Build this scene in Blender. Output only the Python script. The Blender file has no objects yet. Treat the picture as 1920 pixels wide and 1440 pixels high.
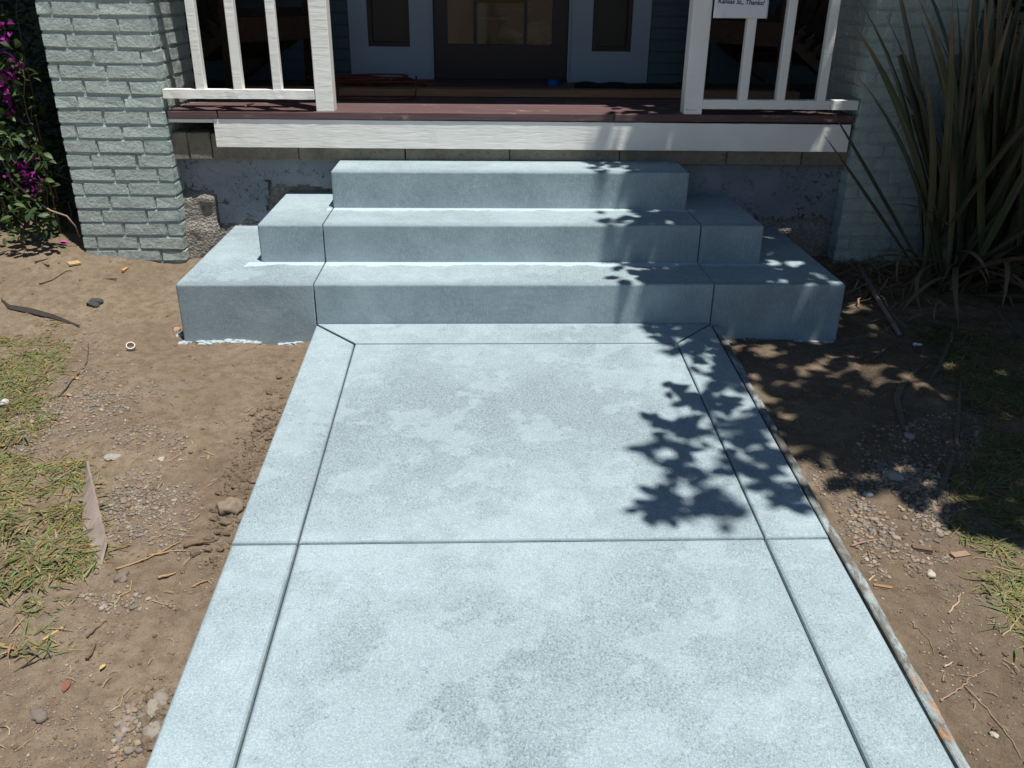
import bpy, bmesh, math, random
import numpy as np
from mathutils import Vector, Matrix
random.seed(7); RNG = np.random.default_rng(7)
SC = bpy.context.scene
COL = SC.collection

# ------------------------------------------------------------------ camera
F_PX, PITCH, YAW, ROLL = 1612.49, 0.43441, 0.0393, 0.0122
CAM = np.array([-0.0693, -3.2832, 1.2508])
_F = np.array([math.sin(YAW)*math.cos(PITCH), math.cos(YAW)*math.cos(PITCH), -math.sin(PITCH)])
_R = np.array([math.cos(YAW), -math.sin(YAW), 0.0]); _U = np.cross(_R, _F)
_R2 = math.cos(ROLL)*_R + math.sin(ROLL)*_U; _U2 = -math.sin(ROLL)*_R + math.cos(ROLL)*_U
cd = bpy.data.cameras.new('camera'); cam = bpy.data.objects.new('camera', cd); COL.objects.link(cam)
cd.sensor_width = 36.0; cd.lens = F_PX/1920*36.0; cd.clip_start = 0.05; cd.clip_end = 500
mw = Matrix.Identity(4)
for i in range(3):
    mw[i][0] = _R2[i]; mw[i][1] = _U2[i]; mw[i][2] = -_F[i]; mw[i][3] = CAM[i]
cam.matrix_world = mw
SC.camera = cam

# ------------------------------------------------------------------ sun, sky, exposure
SUN = Vector((0.172, -0.182, 1.0)).normalized()           # towards the sun
EL = math.asin(SUN.z); AZ = math.atan2(SUN.x, SUN.y)
W = bpy.data.worlds.new('World'); SC.world = W; W.use_nodes = True
wn = W.node_tree; bg = wn.nodes['Background']
sky = wn.nodes.new('ShaderNodeTexSky'); sky.sky_type = 'NISHITA'; sky.sun_disc = False
sky.sun_elevation = EL; sky.sun_rotation = AZ; sky.air_density = 1.0; sky.dust_density = 0.2; sky.ozone_density = 3.0
wn.links.new(sky.outputs[0], bg.inputs[0]); bg.inputs[1].default_value = 0.055
sl = bpy.data.lights.new('sun', 'SUN'); sl.energy = 4.6; sl.angle = math.radians(0.53); sl.color = (1.0, 0.965, 0.91)
so = bpy.data.objects.new('sun', sl); COL.objects.link(so); so.location = (3, -3, 12)
so.rotation_euler = SUN.to_track_quat('Z', 'Y').to_euler()
SC.view_settings.view_transform = 'Standard'; SC.view_settings.look = 'None'
SC.view_settings.exposure = 0.42; SC.view_settings.gamma = 1.0
SC.view_settings.use_curve_mapping = False

# ------------------------------------------------------------------ measuring helper: a picture point at a known height or depth
def at(u, v, axis, val):
    d = _F + _R2*(u-960)/F_PX + _U2*(720-v)/F_PX
    t = (val-CAM[axis])/d[axis]
    return CAM + t*d

# ------------------------------------------------------------------ object helpers
def link(o, parent=None):
    COL.objects.link(o)
    if parent is not None: o.parent = parent
    return o
def tag(o, label=None, cat=None, group=None, kind=None):
    if label: o['label'] = label
    if cat: o['category'] = cat
    if group: o['group'] = group
    if kind: o['kind'] = kind
    return o
def empty(name, loc, label=None, cat=None, group=None, kind=None):
    o = bpy.data.objects.new(name, None); o.location = loc; o.empty_display_size = 0.1; link(o)
    return tag(o, label, cat, group, kind)
def part(name, me, parent=None, loc=None):
    """link a mesh; the vertices are in world space unless loc is given (then local to loc)"""
    o = bpy.data.objects.new(name, me); link(o)
    if loc is not None: o.location = loc
    if parent is not None:
        o.parent = parent
        o.matrix_parent_inverse = WM(parent).inverted()
    return o
def WM(o):
    m = Matrix.LocRotScale(o.location, o.rotation_euler, o.scale)
    if o.parent is not None: m = WM(o.parent) @ o.matrix_parent_inverse @ m
    return m
def mesh(name, verts, faces, mat, smooth=False):
    me = bpy.data.meshes.new(name)
    me.from_pydata([tuple(map(float, v)) for v in verts], [], [tuple(map(int, f)) for f in faces])
    if mat: me.materials.append(mat)
    if smooth: me.polygons.foreach_set('use_smooth', [True]*len(me.polygons))
    me.update(); return me
def bm_mesh(name, bm, mat, smooth=False):
    me = bpy.data.meshes.new(name); bm.to_mesh(me); bm.free()
    if mat: me.materials.append(mat)
    if smooth: me.polygons.foreach_set('use_smooth', [True]*len(me.polygons))
    me.update(); return me
def box_me(name, x0, x1, y0, y1, z0, z1, mat, bev=0.0, seg=2, jit=0.0):
    bm = bmesh.new(); bmesh.ops.create_cube(bm, size=1.0)
    for v in bm.verts:
        v.co = Vector((x0+(v.co.x+.5)*(x1-x0), y0+(v.co.y+.5)*(y1-y0), z0+(v.co.z+.5)*(z1-z0)))
        if jit: v.co += Vector((random.uniform(-jit, jit), random.uniform(-jit, jit), random.uniform(-jit, jit)))
    if bev: bmesh.ops.bevel(bm, geom=list(bm.edges), offset=bev, segments=seg, profile=.5, affect='EDGES')
    return bm_mesh(name, bm, mat, smooth=False)
def plank_me(name, p0, p1, width, thick, up, mat, bev=0.003):
    """a board from p0 to p1; width lies across, thickness along 'up'"""
    p0 = Vector(p0); p1 = Vector(p1); a = (p1-p0); L = a.length; a.normalize()
    up = Vector(up); s = a.cross(up).normalized(); n = s.cross(a).normalized()
    bm = bmesh.new(); bmesh.ops.create_cube(bm, size=1.0)
    for v in bm.verts:
        v.co = p0 + a*((v.co.x+.5)*L) + s*(v.co.y*width) + n*(v.co.z*thick)
    if bev: bmesh.ops.bevel(bm, geom=list(bm.edges), offset=bev, segments=1, affect='EDGES')
    return bm_mesh(name, bm, mat)
def tube_me(name, pts, rads, mat, n=8, cap=True):
    pts = [Vector(p) for p in pts]; V = []; Fc = []
    if not hasattr(rads, '__len__'): rads = [rads]*len(pts)
    prev = None
    for i, p in enumerate(pts):
        t = (pts[min(i+1, len(pts)-1)]-pts[max(i-1, 0)]).normalized()
        if prev is None:
            a = Vector((0, 0, 1)) if abs(t.z) < .9 else Vector((1, 0, 0)); u = t.cross(a).normalized()
        else:
            u = (prev - t*prev.dot(t)).normalized()
        prev = u; w = t.cross(u)
        for k in range(n):
            an = 2*math.pi*k/n
            V.append(p + (u*math.cos(an)+w*math.sin(an))*rads[i])
    for i in range(len(pts)-1):
        for k in range(n):
            Fc.append((i*n+k, i*n+(k+1) % n, (i+1)*n+(k+1) % n, (i+1)*n+k))
    if cap:
        Fc.append(tuple(range(n-1, -1, -1))); b = (len(pts)-1)*n; Fc.append(tuple(b+k for k in range(n)))
    return mesh(name, V, Fc, mat, smooth=True)

# numpy value noise for shapes
_T = RNG.random((256, 256))
def vn(x, y, s=0):
    x = np.asarray(x, float)+s*17.13; y = np.asarray(y, float)+s*9.71
    xi = np.floor(x).astype(int); yi = np.floor(y).astype(int); fx = x-xi; fy = y-yi
    fx = fx*fx*(3-2*fx); fy = fy*fy*(3-2*fy)
    g = lambda i, j: _T[i % 256, j % 256]
    return (g(xi, yi)*(1-fx)+g(xi+1, yi)*fx)*(1-fy)+(g(xi, yi+1)*(1-fx)+g(xi+1, yi+1)*fx)*fy - .5
def fbm(x, y, sc, oc=4, s=0, gain=.5):
    r = 0; a = 1.0
    for i in range(oc):
        r = r + a*vn(np.asarray(x)*sc, np.asarray(y)*sc, s+i*3); sc *= 2.03; a *= gain
    return r
def inside(px, py, poly):
    px = np.asarray(px); py = np.asarray(py); c = np.zeros(px.shape, bool); n = len(poly)
    for i in range(n):
        x1, y1 = poly[i]; x2, y2 = poly[(i+1) % n]
        cond = ((y1 > py) != (y2 > py)) & (px < (x2-x1)*(py-y1)/((y2-y1)+1e-12)+x1)
        c ^= cond
    return c

# ------------------------------------------------------------------ material helpers
class Mt:
    def __init__(s, name, rough=.8, spec=.3):
        s.m = bpy.data.materials.new(name); s.m.use_nodes = True; s.t = s.m.node_tree
        s.b = s.t.nodes['Principled BSDF']; s.b.inputs['Roughness'].default_value = rough
        s.b.inputs['Specular IOR Level'].default_value = spec
        s.geo = s.t.nodes.new('ShaderNodeNewGeometry')
        s.P = s.geo.outputs['Position']
    def n(s, ty, **kw):
        x = s.t.nodes.new(ty)
        for k, v in kw.items(): setattr(x, k, v)
        return x
    def set(s, sock, v):
        if isinstance(v, bpy.types.NodeSocket): s.t.links.new(v, sock)
        elif isinstance(v, (tuple, list)) and len(v) == 3 and sock.type == 'RGBA': sock.default_value = (*v, 1)
        else: sock.default_value = v
    def scaled(s, sc, rot=(0, 0, 0), vec=None, loc=(0, 0, 0)):
        x = s.n('ShaderNodeMapping'); s.set(x.inputs['Vector'], vec or s.P)
        x.inputs['Scale'].default_value = sc; x.inputs['Rotation'].default_value = rot; x.inputs['Location'].default_value = loc
        return x.outputs[0]
    def noise(s, scale, detail=4, rough=.55, vec=None, dist=0.0):
        x = s.n('ShaderNodeTexNoise'); s.set(x.inputs['Vector'], vec or s.P)
        x.inputs['Scale'].default_value = scale; x.inputs['Detail'].default_value = detail
        x.inputs['Roughness'].default_value = rough; x.inputs['Distortion'].default_value = dist
        return x.outputs['Fac']
    def vor(s, scale, feature='F1', vec=None, out='Distance', rnd=1.0):
        x = s.n('ShaderNodeTexVoronoi', feature=feature); s.set(x.inputs['Vector'], vec or s.P)
        x.inputs['Scale'].default_value = scale; x.inputs['Randomness'].default_value = rnd
        return x.outputs[out]
    def ramp(s, fac, stops, interp='LINEAR'):
        x = s.n('ShaderNodeValToRGB'); s.set(x.inputs[0], fac); e = x.color_ramp.elements
        x.color_ramp.interpolation = interp
        while len(e) < len(stops): e.new(.5)
        for i, (p, c) in enumerate(stops):
            e[i].position = p
            e[i].color = (c, c, c, 1) if not hasattr(c, '__len__') else (*c, 1)
        return x.outputs[0]
    def mix(s, fac, a, b, blend='MIX'):
        x = s.n('ShaderNodeMix', data_type='RGBA', blend_type=blend)
        s.set(x.inputs[0], fac); s.set(x.inputs[6], a); s.set(x.inputs[7], b); return x.outputs[2]
    def math(s, op, a, b=0.0, c=0.0):
        x = s.n('ShaderNodeMath', operation=op); s.set(x.inputs[0], a); s.set(x.inputs[1], b); s.set(x.inputs[2], c); return x.outputs[0]
    def bump(s, h, strength=.5, dist=.01, normal=None):
        x = s.n('ShaderNodeBump'); s.set(x.inputs['Height'], h)
        x.inputs['Strength'].default_value = strength; x.inputs['Distance'].default_value = dist
        if normal: s.set(x.inputs['Normal'], normal)
        return x.outputs[0]
    def color(s, c): s.set(s.b.inputs['Base Color'], c); return s
    def normal(s, c): s.set(s.b.inputs['Normal'], c); return s
    def xyz(s, v=None):
        x = s.n('ShaderNodeSeparateXYZ'); s.set(x.inputs[0], v or s.P); return x.outputs
    def rnd(s): return s.n('ShaderNodeObjectInfo').outputs['Random']
    def attr(s, name):
        x = s.n('ShaderNodeAttribute', attribute_name=name); return x.outputs['Color']

def mat_plain(name, col, rough=.7, spec=.3, nscale=0, namp=.15, bumps=0, bscale=200):
    k = Mt(name, rough, spec)
    if nscale:
        f = k.noise(nscale, 5); c = k.mix(f, tuple(x*(1-namp) for x in col), tuple(min(1, x*(1+namp)) for x in col)); k.color(c)
    else: k.color(col)
    if bumps: k.normal(k.bump(k.noise(bscale, 3), bumps, .002))
    return k.m

def concrete(name, steps):
    k = Mt(name, .88, .25)
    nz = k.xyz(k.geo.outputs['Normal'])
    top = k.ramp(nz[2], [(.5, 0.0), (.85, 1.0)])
    vec = k.scaled((1, 1, 1), (0, 0, .5))
    px = k.xyz()
    # worn grey zones, mostly in the middle of a panel, met by pale scalloped laitance
    zone = k.noise(1.25, 3, .5, k.scaled((1, 1, 1), (0, 0, .4), loc=(2.3, .4, 0)), .3)
    mid_pan = k.math('MULTIPLY', k.ramp(k.math('ABSOLUTE', k.math('SUBTRACT', px[0], .07)), [(.30, 1.0), (.72, 0.0)]), .07 if not steps else 0.0)
    rag = k.math('MULTIPLY', k.math('SUBTRACT', k.noise(6.5, 8, .66, vec, .25), .5), .42)
    field = k.math('ADD', k.math('ADD', zone, mid_pan), rag)
    big = k.ramp(field, [(.455, 0.0), (.490, .30), (.70, 1.0)])
    mid = k.noise(15, 7, .7, vec, .15)
    light = (.334, .418, .448); grey = (.205, .258, .280)
    base = k.mix(k.math('MULTIPLY', k.ramp(mid, [(.30, 0.0), (.70, 1.0)], 'EASE'), .40), light, grey)
    base = k.mix(k.math('MULTIPLY', big, .56), base, grey)
    td = k.noise(4.1, 9, .68, k.scaled((1, 1.1, 1), (0, 0, -.3), loc=(5, 2, 1)), .25)
    tide = k.ramp(td, [(.52, 0.0), (.555, 1.0), (.76, .2)])
    base = k.mix(k.math('MULTIPLY', tide, .26), base, (.385, .475, .508))
    pv = k.scaled((1, .75, 1), (0, 0, .65))
    pores = k.noise(170, 5, .78, pv)
    dens = k.math('MULTIPLY', k.ramp(k.math('ADD', k.math('MULTIPLY', big, .7), k.math('MULTIPLY', mid, .3)), [(.08, .22), (1.0, .88)]), k.ramp(tide, [(.0, 1.0), (.9, .4)]))
    thr = k.math('MULTIPLY_ADD', dens, -.185, .635)
    pm = k.ramp(k.math('MULTIPLY', k.math('SUBTRACT', pores, thr), 7.0), [(0.0, 0.0), (1.0, 1.0)])
    pmt = k.math('MULTIPLY', pm, top)
    base = k.mix(k.math('MULTIPLY', pmt, .78), base, (.095, .125, .142))
    gr = k.noise(230, 5, .8)
    base = k.mix(k.math('MULTIPLY', k.ramp(gr, [(.32, 1.0), (.54, 0.0)]), .50), base, (.11, .145, .163))
    base = k.mix(k.math('MULTIPLY', k.ramp(gr, [(.52, 0.0), (.66, 1.0)]), .55), base, (.48, .575, .61))
    # upright faces: runs and specks
    drip = k.noise(1.0, 6, .72, k.scaled((130, 130, 40)))
    dr = k.math('MULTIPLY', k.ramp(drip, [(.48, 0.0), (.70, 1.0)]), k.ramp(k.noise(4, 5, .6, k.scaled((1, 1, 1), loc=(3, 1, 8))), [(.32, .15), (.66, 1.0)]))
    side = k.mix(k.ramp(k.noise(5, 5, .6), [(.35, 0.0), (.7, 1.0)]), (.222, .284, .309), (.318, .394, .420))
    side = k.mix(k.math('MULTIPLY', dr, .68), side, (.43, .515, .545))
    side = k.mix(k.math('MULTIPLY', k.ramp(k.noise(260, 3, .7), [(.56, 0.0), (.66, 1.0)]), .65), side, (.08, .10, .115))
    if steps:
        # pale slurry left in the inner corner of every tread
        xyz = k.xyz(); fr = k.math('FRACT', k.math('DIVIDE', k.math('ADD', xyz[1], .003), .2995))
        wav = k.math('MULTIPLY_ADD', k.noise(7, 5, .65, k.scaled((1, .35, 1))), .42, -.05)
        band = k.ramp(k.math('SUBTRACT', fr, k.math('SUBTRACT', .985, wav)), [(0.0, 0.0), (.03, 1.0)])
        tier = k.math('MULTIPLY', k.math('ADD', k.math('FLOOR', k.math('DIVIDE', k.math('ADD', xyz[1], .003), .2995)), 1.0), .165)
        ok = k.math('LESS_THAN', k.math('ABSOLUTE', k.math('SUBTRACT', tier, xyz[2])), .06)
        ax = k.math('ABSOLUTE', k.math('SUBTRACT', xyz[0], .0694))
        reach = k.math('MULTIPLY_ADD', k.math('LESS_THAN', xyz[1], .2995), .30, .80)
        lim = k.math('MULTIPLY', k.math('MULTIPLY', k.math('LESS_THAN', xyz[1], .6), ok), k.math('LESS_THAN', ax, k.math('ADD', reach, k.math('MULTIPLY', k.noise(25, 4), .06))))
        base = k.mix(k.math('MULTIPLY', k.math('MULTIPLY', band, lim), .8), base, (.46, .55, .58))
        # worn grey along the nosing
        nos = k.ramp(k.math('ADD', fr, k.math('MULTIPLY', k.noise(60, 4, .7), .22)), [(.10, 1.0), (.30, 0.0)])
        base = k.mix(k.math('MULTIPLY', k.math('MULTIPLY', nos, ok), .55), base, (.17, .215, .23))
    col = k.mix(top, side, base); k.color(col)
    h = k.math('SUBTRACT', k.math('MULTIPLY', k.noise(45, 6, .6), .9), k.math('MULTIPLY', pm, .5))
    k.normal(k.bump(h, .38, .004, k.bump(gr, .35, .0015)))
    return k.m

def paint_brick():
    k = Mt('painted_brick', .82, .3)
    r = k.rnd(); f = k.noise(14, 5, .6)
    c = k.mix(k.ramp(f, [(.3, 0.0), (.7, 1.0)]), (.375, .445, .416), (.45, .524, .492))
    c = k.mix(k.math('MULTIPLY', r, .3), c, (.42, .485, .455))
    z = k.xyz()[2]
    dirt = k.math('MULTIPLY', k.ramp(z, [(.0, 1.0), (.28, 0.0)]), k.ramp(k.noise(22, 6, .7), [(.42, 0.0), (.66, 1.0)]))
    c = k.mix(k.math('MULTIPLY', dirt, .75), c, (.25, .235, .19))
    chips = k.ramp(k.noise(38, 6, .75), [(.70, 0.0), (.73, 1.0)])
    c = k.mix(k.math('MULTIPLY', chips, .6), c, (.52, .585, .55))
    pit = k.noise(95, 5, .72); k.color(c)
    h = k.math('ADD', k.math('MULTIPLY', k.noise(24, 3, .55), 1.3), k.math('MULTIPLY', k.ramp(pit, [(.30, 0.0), (.52, 1.0)]), .28))
    k.normal(k.bump(h, .85, .008, k.bump(k.noise(170, 3, .6), .35, .003)))
    return k.m

def white_wood():
    k = Mt('white_painted_wood', .62, .35)
    g = k.noise(1.0, 6, .62, k.scaled((5, 90, 90)), 1.4)
    w = k.n('ShaderNodeTexWave', wave_type='RINGS', rings_direction='Z', wave_profile='SIN')
    k.set(w.inputs['Vector'], k.scaled((1.3, 9, 9)))
    w.inputs['Scale'].default_value = 4.2; w.inputs['Distortion'].default_value = 5.5; w.inputs['Detail'].default_value = 3
    w.inputs['Detail Scale'].default_value = 1.3
    c = k.mix(k.ramp(k.noise(6, 5), [(.3, 0.0), (.7, 1.0)]), (.79, .775, .715), (.86, .845, .79))
    crack = k.ramp(k.noise(1.0, 5, .7, k.scaled((4, 60, 60)), .8), [(.665, 0.0), (.70, 1.0)])
    c = k.mix(k.math('MULTIPLY', crack, .55), c, (.30, .27, .22))
    c = k.mix(k.math('MULTIPLY', k.ramp(k.noise(55, 5, .75), [(.72, 0.0), (.76, 1.0)]), .8), c, (.2, .17, .13))
    k.color(c)
    h = k.math('ADD', k.math('MULTIPLY', g, .5), k.math('MULTIPLY', w.outputs['Fac'], .5))
    k.normal(k.bump(h, .35, .003, k.bump(crack, -.5, .003)))
    return k.m

def wood(name, c0, c1, scale=(4, 70, 70), rough=.7, wear=None, wear_at=.62):
    k = Mt(name, rough, .3)
    g = k.noise(1.0, 6, .62, k.scaled(scale), 1.0)
    c = k.mix(k.ramp(g, [(.3, 0.0), (.7, 1.0)]), c0, c1)
    if wear:
        c = k.mix(k.math('MULTIPLY', k.ramp(k.noise(16, 7, .72, k.scaled((.4, 1, 1))), [(wear_at, 0.0), (wear_at+.05, 1.0)]), .8), c, wear)
    k.color(c); k.normal(k.bump(g, .5, .003)); return k.m

def soil():
    k = Mt('bare_soil', .95, .1)
    f = k.noise(2.4, 8, .62); g = k.noise(24, 6, .65); h2 = k.noise(130, 4, .7)
    c = k.mix(k.ramp(f, [(.35, 0.0), (.66, 1.0)]), (.200, .152, .104), (.285, .222, .156))
    c = k.mix(k.ramp(g, [(.36, .7), (.60, 0.0)]), c, (.142, .104, .070))
    c = k.mix(k.math('MULTIPLY', k.ramp(h2, [(.60, 0.0), (.70, 1.0)]), .55), c, (.36, .29, .21))
    c = k.mix(k.math('MULTIPLY', k.ramp(h2, [(.30, 1.0), (.42, 0.0)]), .6), c, (.075, .055, .04))
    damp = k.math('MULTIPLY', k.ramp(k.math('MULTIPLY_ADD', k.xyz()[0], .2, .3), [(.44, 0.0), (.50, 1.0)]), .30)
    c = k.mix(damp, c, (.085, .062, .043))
    # grey cement dust here and there
    gd = k.ramp(k.noise(3.1, 7, .7, k.scaled((1, 1, 1), loc=(3, 7, 0))), [(.585, 0.0), (.66, 1.0)])
    c = k.mix(k.math('MULTIPLY', gd, .42), c, (.24, .225, .195))
    k.color(c)
    h = k.math('ADD', k.math('MULTIPLY', g, .8), k.math('MULTIPLY', h2, .35))
    k.normal(k.bump(h, .85, .016, k.bump(k.noise(240, 4, .75), .8, .005)))
    return k.m

def tinted(name, rough=.8, spec=.25, trans=0.0, bumps=.3, bs=120):
    """base colour from the 'tint' attribute (each leaf or stone has its own colour)"""
    k = Mt(name, rough, spec); c = k.attr('tint')
    f = k.noise(60, 4); c = k.mix(k.math('MULTIPLY', f, .35), c, k.mix(1.0, c, (.55, .55, .55), 'MULTIPLY')); k.color(c)
    if bumps: k.normal(k.bump(k.noise(bs, 3), bumps, .002))
    if trans:
        tr = k.n('ShaderNodeBsdfTranslucent'); k.set(tr.inputs[0], c); mx = k.n('ShaderNodeMixShader'); mx.inputs[0].default_value = trans
        k.t.links.new(k.b.outputs[0], mx.inputs[1]); k.t.links.new(tr.outputs[0], mx.inputs[2])
        k.t.links.new(mx.outputs[0], k.t.nodes['Material Output'].inputs[0])
    return k.m
def obj_tint(name, cols, rough=.5, spec=.4, trans=.2, stretch=None):
    """colour picked per object between the given colours"""
    k = Mt(name, rough, spec); r = k.rnd()
    c = k.ramp(r, [(i/(len(cols)-1), c) for i, c in enumerate(cols)])
    f = k.noise(40, 4) if not stretch else k.noise(1.0, 4, .6, k.scaled(stretch))
    c = k.mix(k.math('MULTIPLY', f, .5), c, k.mix(1.0, c, (.5, .5, .5), 'MULTIPLY')); k.color(c)
    k.normal(k.bump(f, .25, .002))
    if trans:
        tr = k.n('ShaderNodeBsdfTranslucent'); k.set(tr.inputs[0], c); mx = k.n('ShaderNodeMixShader'); mx.inputs[0].default_value = trans
        k.t.links.new(k.b.outputs[0], mx.inputs[1]); k.t.links.new(tr.outputs[0], mx.inputs[2])
        k.t.links.new(mx.outputs[0], k.t.nodes['Material Output'].inputs[0])
    return k.m

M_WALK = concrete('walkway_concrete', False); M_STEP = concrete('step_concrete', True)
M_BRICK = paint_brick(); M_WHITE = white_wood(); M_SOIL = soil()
M_DECK = wood('maroon_deck_paint', (.082, .045, .046), (.140, .085, .083), (3, 60, 60), .62, (.26, .20, .15), .60)
def tan_block():
    k = Mt('tan_block', .92, .2)
    c = k.mix(k.ramp(k.noise(9, 7, .7), [(.32, 0.0), (.7, 1.0)]), (.165, .142, .108), (.275, .243, .190))
    c = k.mix(k.math('MULTIPLY', k.ramp(k.noise(45, 6, .78), [(.54, 0.0), (.64, 1.0)]), .65), c, (.09, .075, .06))
    k.color(c); k.normal(k.bump(k.noise(70, 5, .7), .7, .005)); return k.m
M_BLOCK = tan_block()
M_LUMBER = wood('raw_lumber', (.19, .10, .05), (.27, .155, .085), (3, 45, 45), .7)
M_CHAIR = wood('brown_stained_wood', (.022, .012, .007), (.060, .031, .018), (5, 60, 60), .6)

# ------------------------------------------------------------------ main sizes
A0, A1 = -0.7338, 0.8726                    # sides of the middle flight and of the walk
XL1, XR1 = A0-.5412, A1+.5412               # lowest step's ends
XL2, XR2 = A0-.2727, A1+.2727
H1, H2, H3 = .1669, .3295, .4945
Y2, Y3, YW = .300, .597, .905               # risers, foundation wall
SLOPE = .0716
DECK = .715; YB = 2.28
def walk_z(y): return SLOPE*y

# ------------------------------------------------------------------ ground
def Hs(x, y):
    x = np.asarray(x, float); y = np.asarray(y, float)
    s = np.clip(-y/.55, 0, 1); s = s*s*(3-2*s)
    front = -.076*(1-s)+s*(SLOPE*y-.030)
    t = np.clip(y/.8, 0, 1.6)
    back = -.076+.085*t
    z = np.where(y < 0, front, back)
    z = z+np.where(y > 0, np.clip((-x-1.55)/.45, 0, 1)*np.clip(y/.8, 0, 1)*.055, 0)
    far = np.clip((np.hypot(x, y+1)-6)/6, 0, 1)
    z = z*(1-far)+far*(-.25)
    near = np.clip(1-np.maximum(np.abs(x)-3, 0), 0, 1)
    bumps = .030*fbm(x, y, 1.6, 3, 1)+.018*fbm(x, y, 7, 3, 5)+.008*fbm(x, y, 24, 3, 9, .6)
    # crumbly spoil along the left edge of the walk
    dl = np.clip(1-np.abs(x-(A0-.07))/.10, 0, 1)*np.clip(1-np.abs(y+1.05)/.55, 0, 1)
    z = z+bumps*near+dl*(.03*np.abs(fbm(x, y, 20, 3, 13))+.004)
    # stays below the walk
    inw = (x > A0+.02) & (x < A1+.02) & (y < 0)
    z = np.where(inw, np.minimum(z, SLOPE*y-.05), z)
    ed = (x > A0-.05) & (x < A1+.10) & (y < 0)
    z = np.where(ed, np.minimum(z, SLOPE*y-.012), z)
    return z
def axis_pts(lo, hi, d, out):
    core = list(np.arange(lo, hi+1e-6, d)); a = []; s = d; x = lo
    while x > -out: s *= 1.35; x -= s; a.append(x)
    b = []; s = d; x = core[-1]
    while x < out: s *= 1.35; x += s; b.append(x)
    return np.array(a[::-1]+core+b)
gx = axis_pts(-2.7, 2.7, .0135, 120); gy = axis_pts(-2.4, 1.25, .0135, 120)
GX, GY = np.meshgrid(gx, gy); GZ = Hs(GX, GY)
import bisect
_gx = gx.tolist(); _gy = gy.tolist(); _gz = GZ.tolist()
def hz(x, y):
    i = min(max(bisect.bisect_right(_gx, x)-1, 0), len(_gx)-2); j = min(max(bisect.bisect_right(_gy, y)-1, 0), len(_gy)-2)
    a = (x-_gx[i])/(_gx[i+1]-_gx[i]); b = (y-_gy[j])/(_gy[j+1]-_gy[j])
    return (_gz[j][i]*(1-a)+_gz[j][i+1]*a)*(1-b)+(_gz[j+1][i]*(1-a)+_gz[j+1][i+1]*a)*b
def on_soil(u, v):
    z = -.06
    for _ in range(5):
        p = at(u, v, 2, z); z = hz(p[0], p[1])
    return Vector((p[0], p[1], z))

nx, ny = len(gx), len(gy)
V = np.stack([GX, GY, GZ], -1).reshape(-1, 3)
idx = np.arange(nx*ny).reshape(ny, nx)
Fq = np.stack([idx[:-1, :-1], idx[:-1, 1:], idx[1:, 1:], idx[1:, :-1]], -1).reshape(-1, 4)
me = bpy.data.meshes.new('ground'); me.vertices.add(len(V)); me.vertices.foreach_set('co', V.ravel())
me.loops.add(Fq.size); me.loops.foreach_set('vertex_index', Fq.ravel().astype(np.int32))
me.polygons.add(len(Fq)); me.polygons.foreach_set('loop_start', np.arange(0, Fq.size, 4, dtype=np.int32))
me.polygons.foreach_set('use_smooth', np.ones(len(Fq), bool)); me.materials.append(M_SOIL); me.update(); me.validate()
tag(part('ground', me), kind='structure')

# ------------------------------------------------------------------ walkway of separate poured panels
walk = empty('walkway', (0, 0, 0), kind='structure')
WB, JB, JY = .1754, -.183, -1.37
G = .0022
def slab(pts, bev=.006):
    """pts: plan outline; a slab with an eased top edge, lying on the sloping walk"""
    bm = bmesh.new(); n = len(pts)
    c = Vector((sum(p[0] for p in pts)/n, sum(p[1] for p in pts)/n))
    top = [bm.verts.new((x, y, walk_z(y))) for x, y in pts]; bot = [bm.verts.new((x, y, walk_z(y)-.11)) for x, y in pts]
    f = bm.faces.new(top)
    if f.normal.z < 0: f.normal_flip()
    for i in range(n):
        j = (i+1) % n; bm.faces.new((top[i], bot[i], bot[j], top[j]))
    bm.faces.new(bot); bm.normal_update(); bmesh.ops.recalc_face_normals(bm, faces=list(bm.faces))
    te = [e for e in bm.edges if all(v in top for v in e.verts)]
    bmesh.ops.bevel(bm, geom=te, offset=bev, segments=3, profile=.5, affect='EDGES')
    o = part('slab', bm_mesh('slab', bm, M_WALK), walk); return o
il, ir = A0+WB, A1-WB
slab([(A0+.004, -.003), (A1-.004, -.003), (ir-.004, JB+G), (il+.004, JB+G)], .0035)
ys = [JY, JY-1.37, JY-2.74]
slab([(A0, -.008), (il-G, JB-.002), (il-G, JY+G), (A0, JY+G)], .009)
slab([(A1, -.008), (ir+G, JB-.002), (ir+G, JY+G), (A1, JY+G)], .009)
slab([(il+G, JB-G), (ir-G, JB-G), (ir-G, JY+G), (il+G, JY+G)], .008)
for a, b in zip(ys[:-1], ys[1:]):
    slab([(A0, a-G), (il-G, a-G), (il-G, b+G), (A0, b+G)], .0135)
    slab([(ir+G, a-G), (A1, a-G), (A1, b+G), (ir+G, b+G)], .0135)
    slab([(il+G, a-G), (ir-G, a-G), (ir-G, b+G), (il+G, b+G)], .0135)

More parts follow.
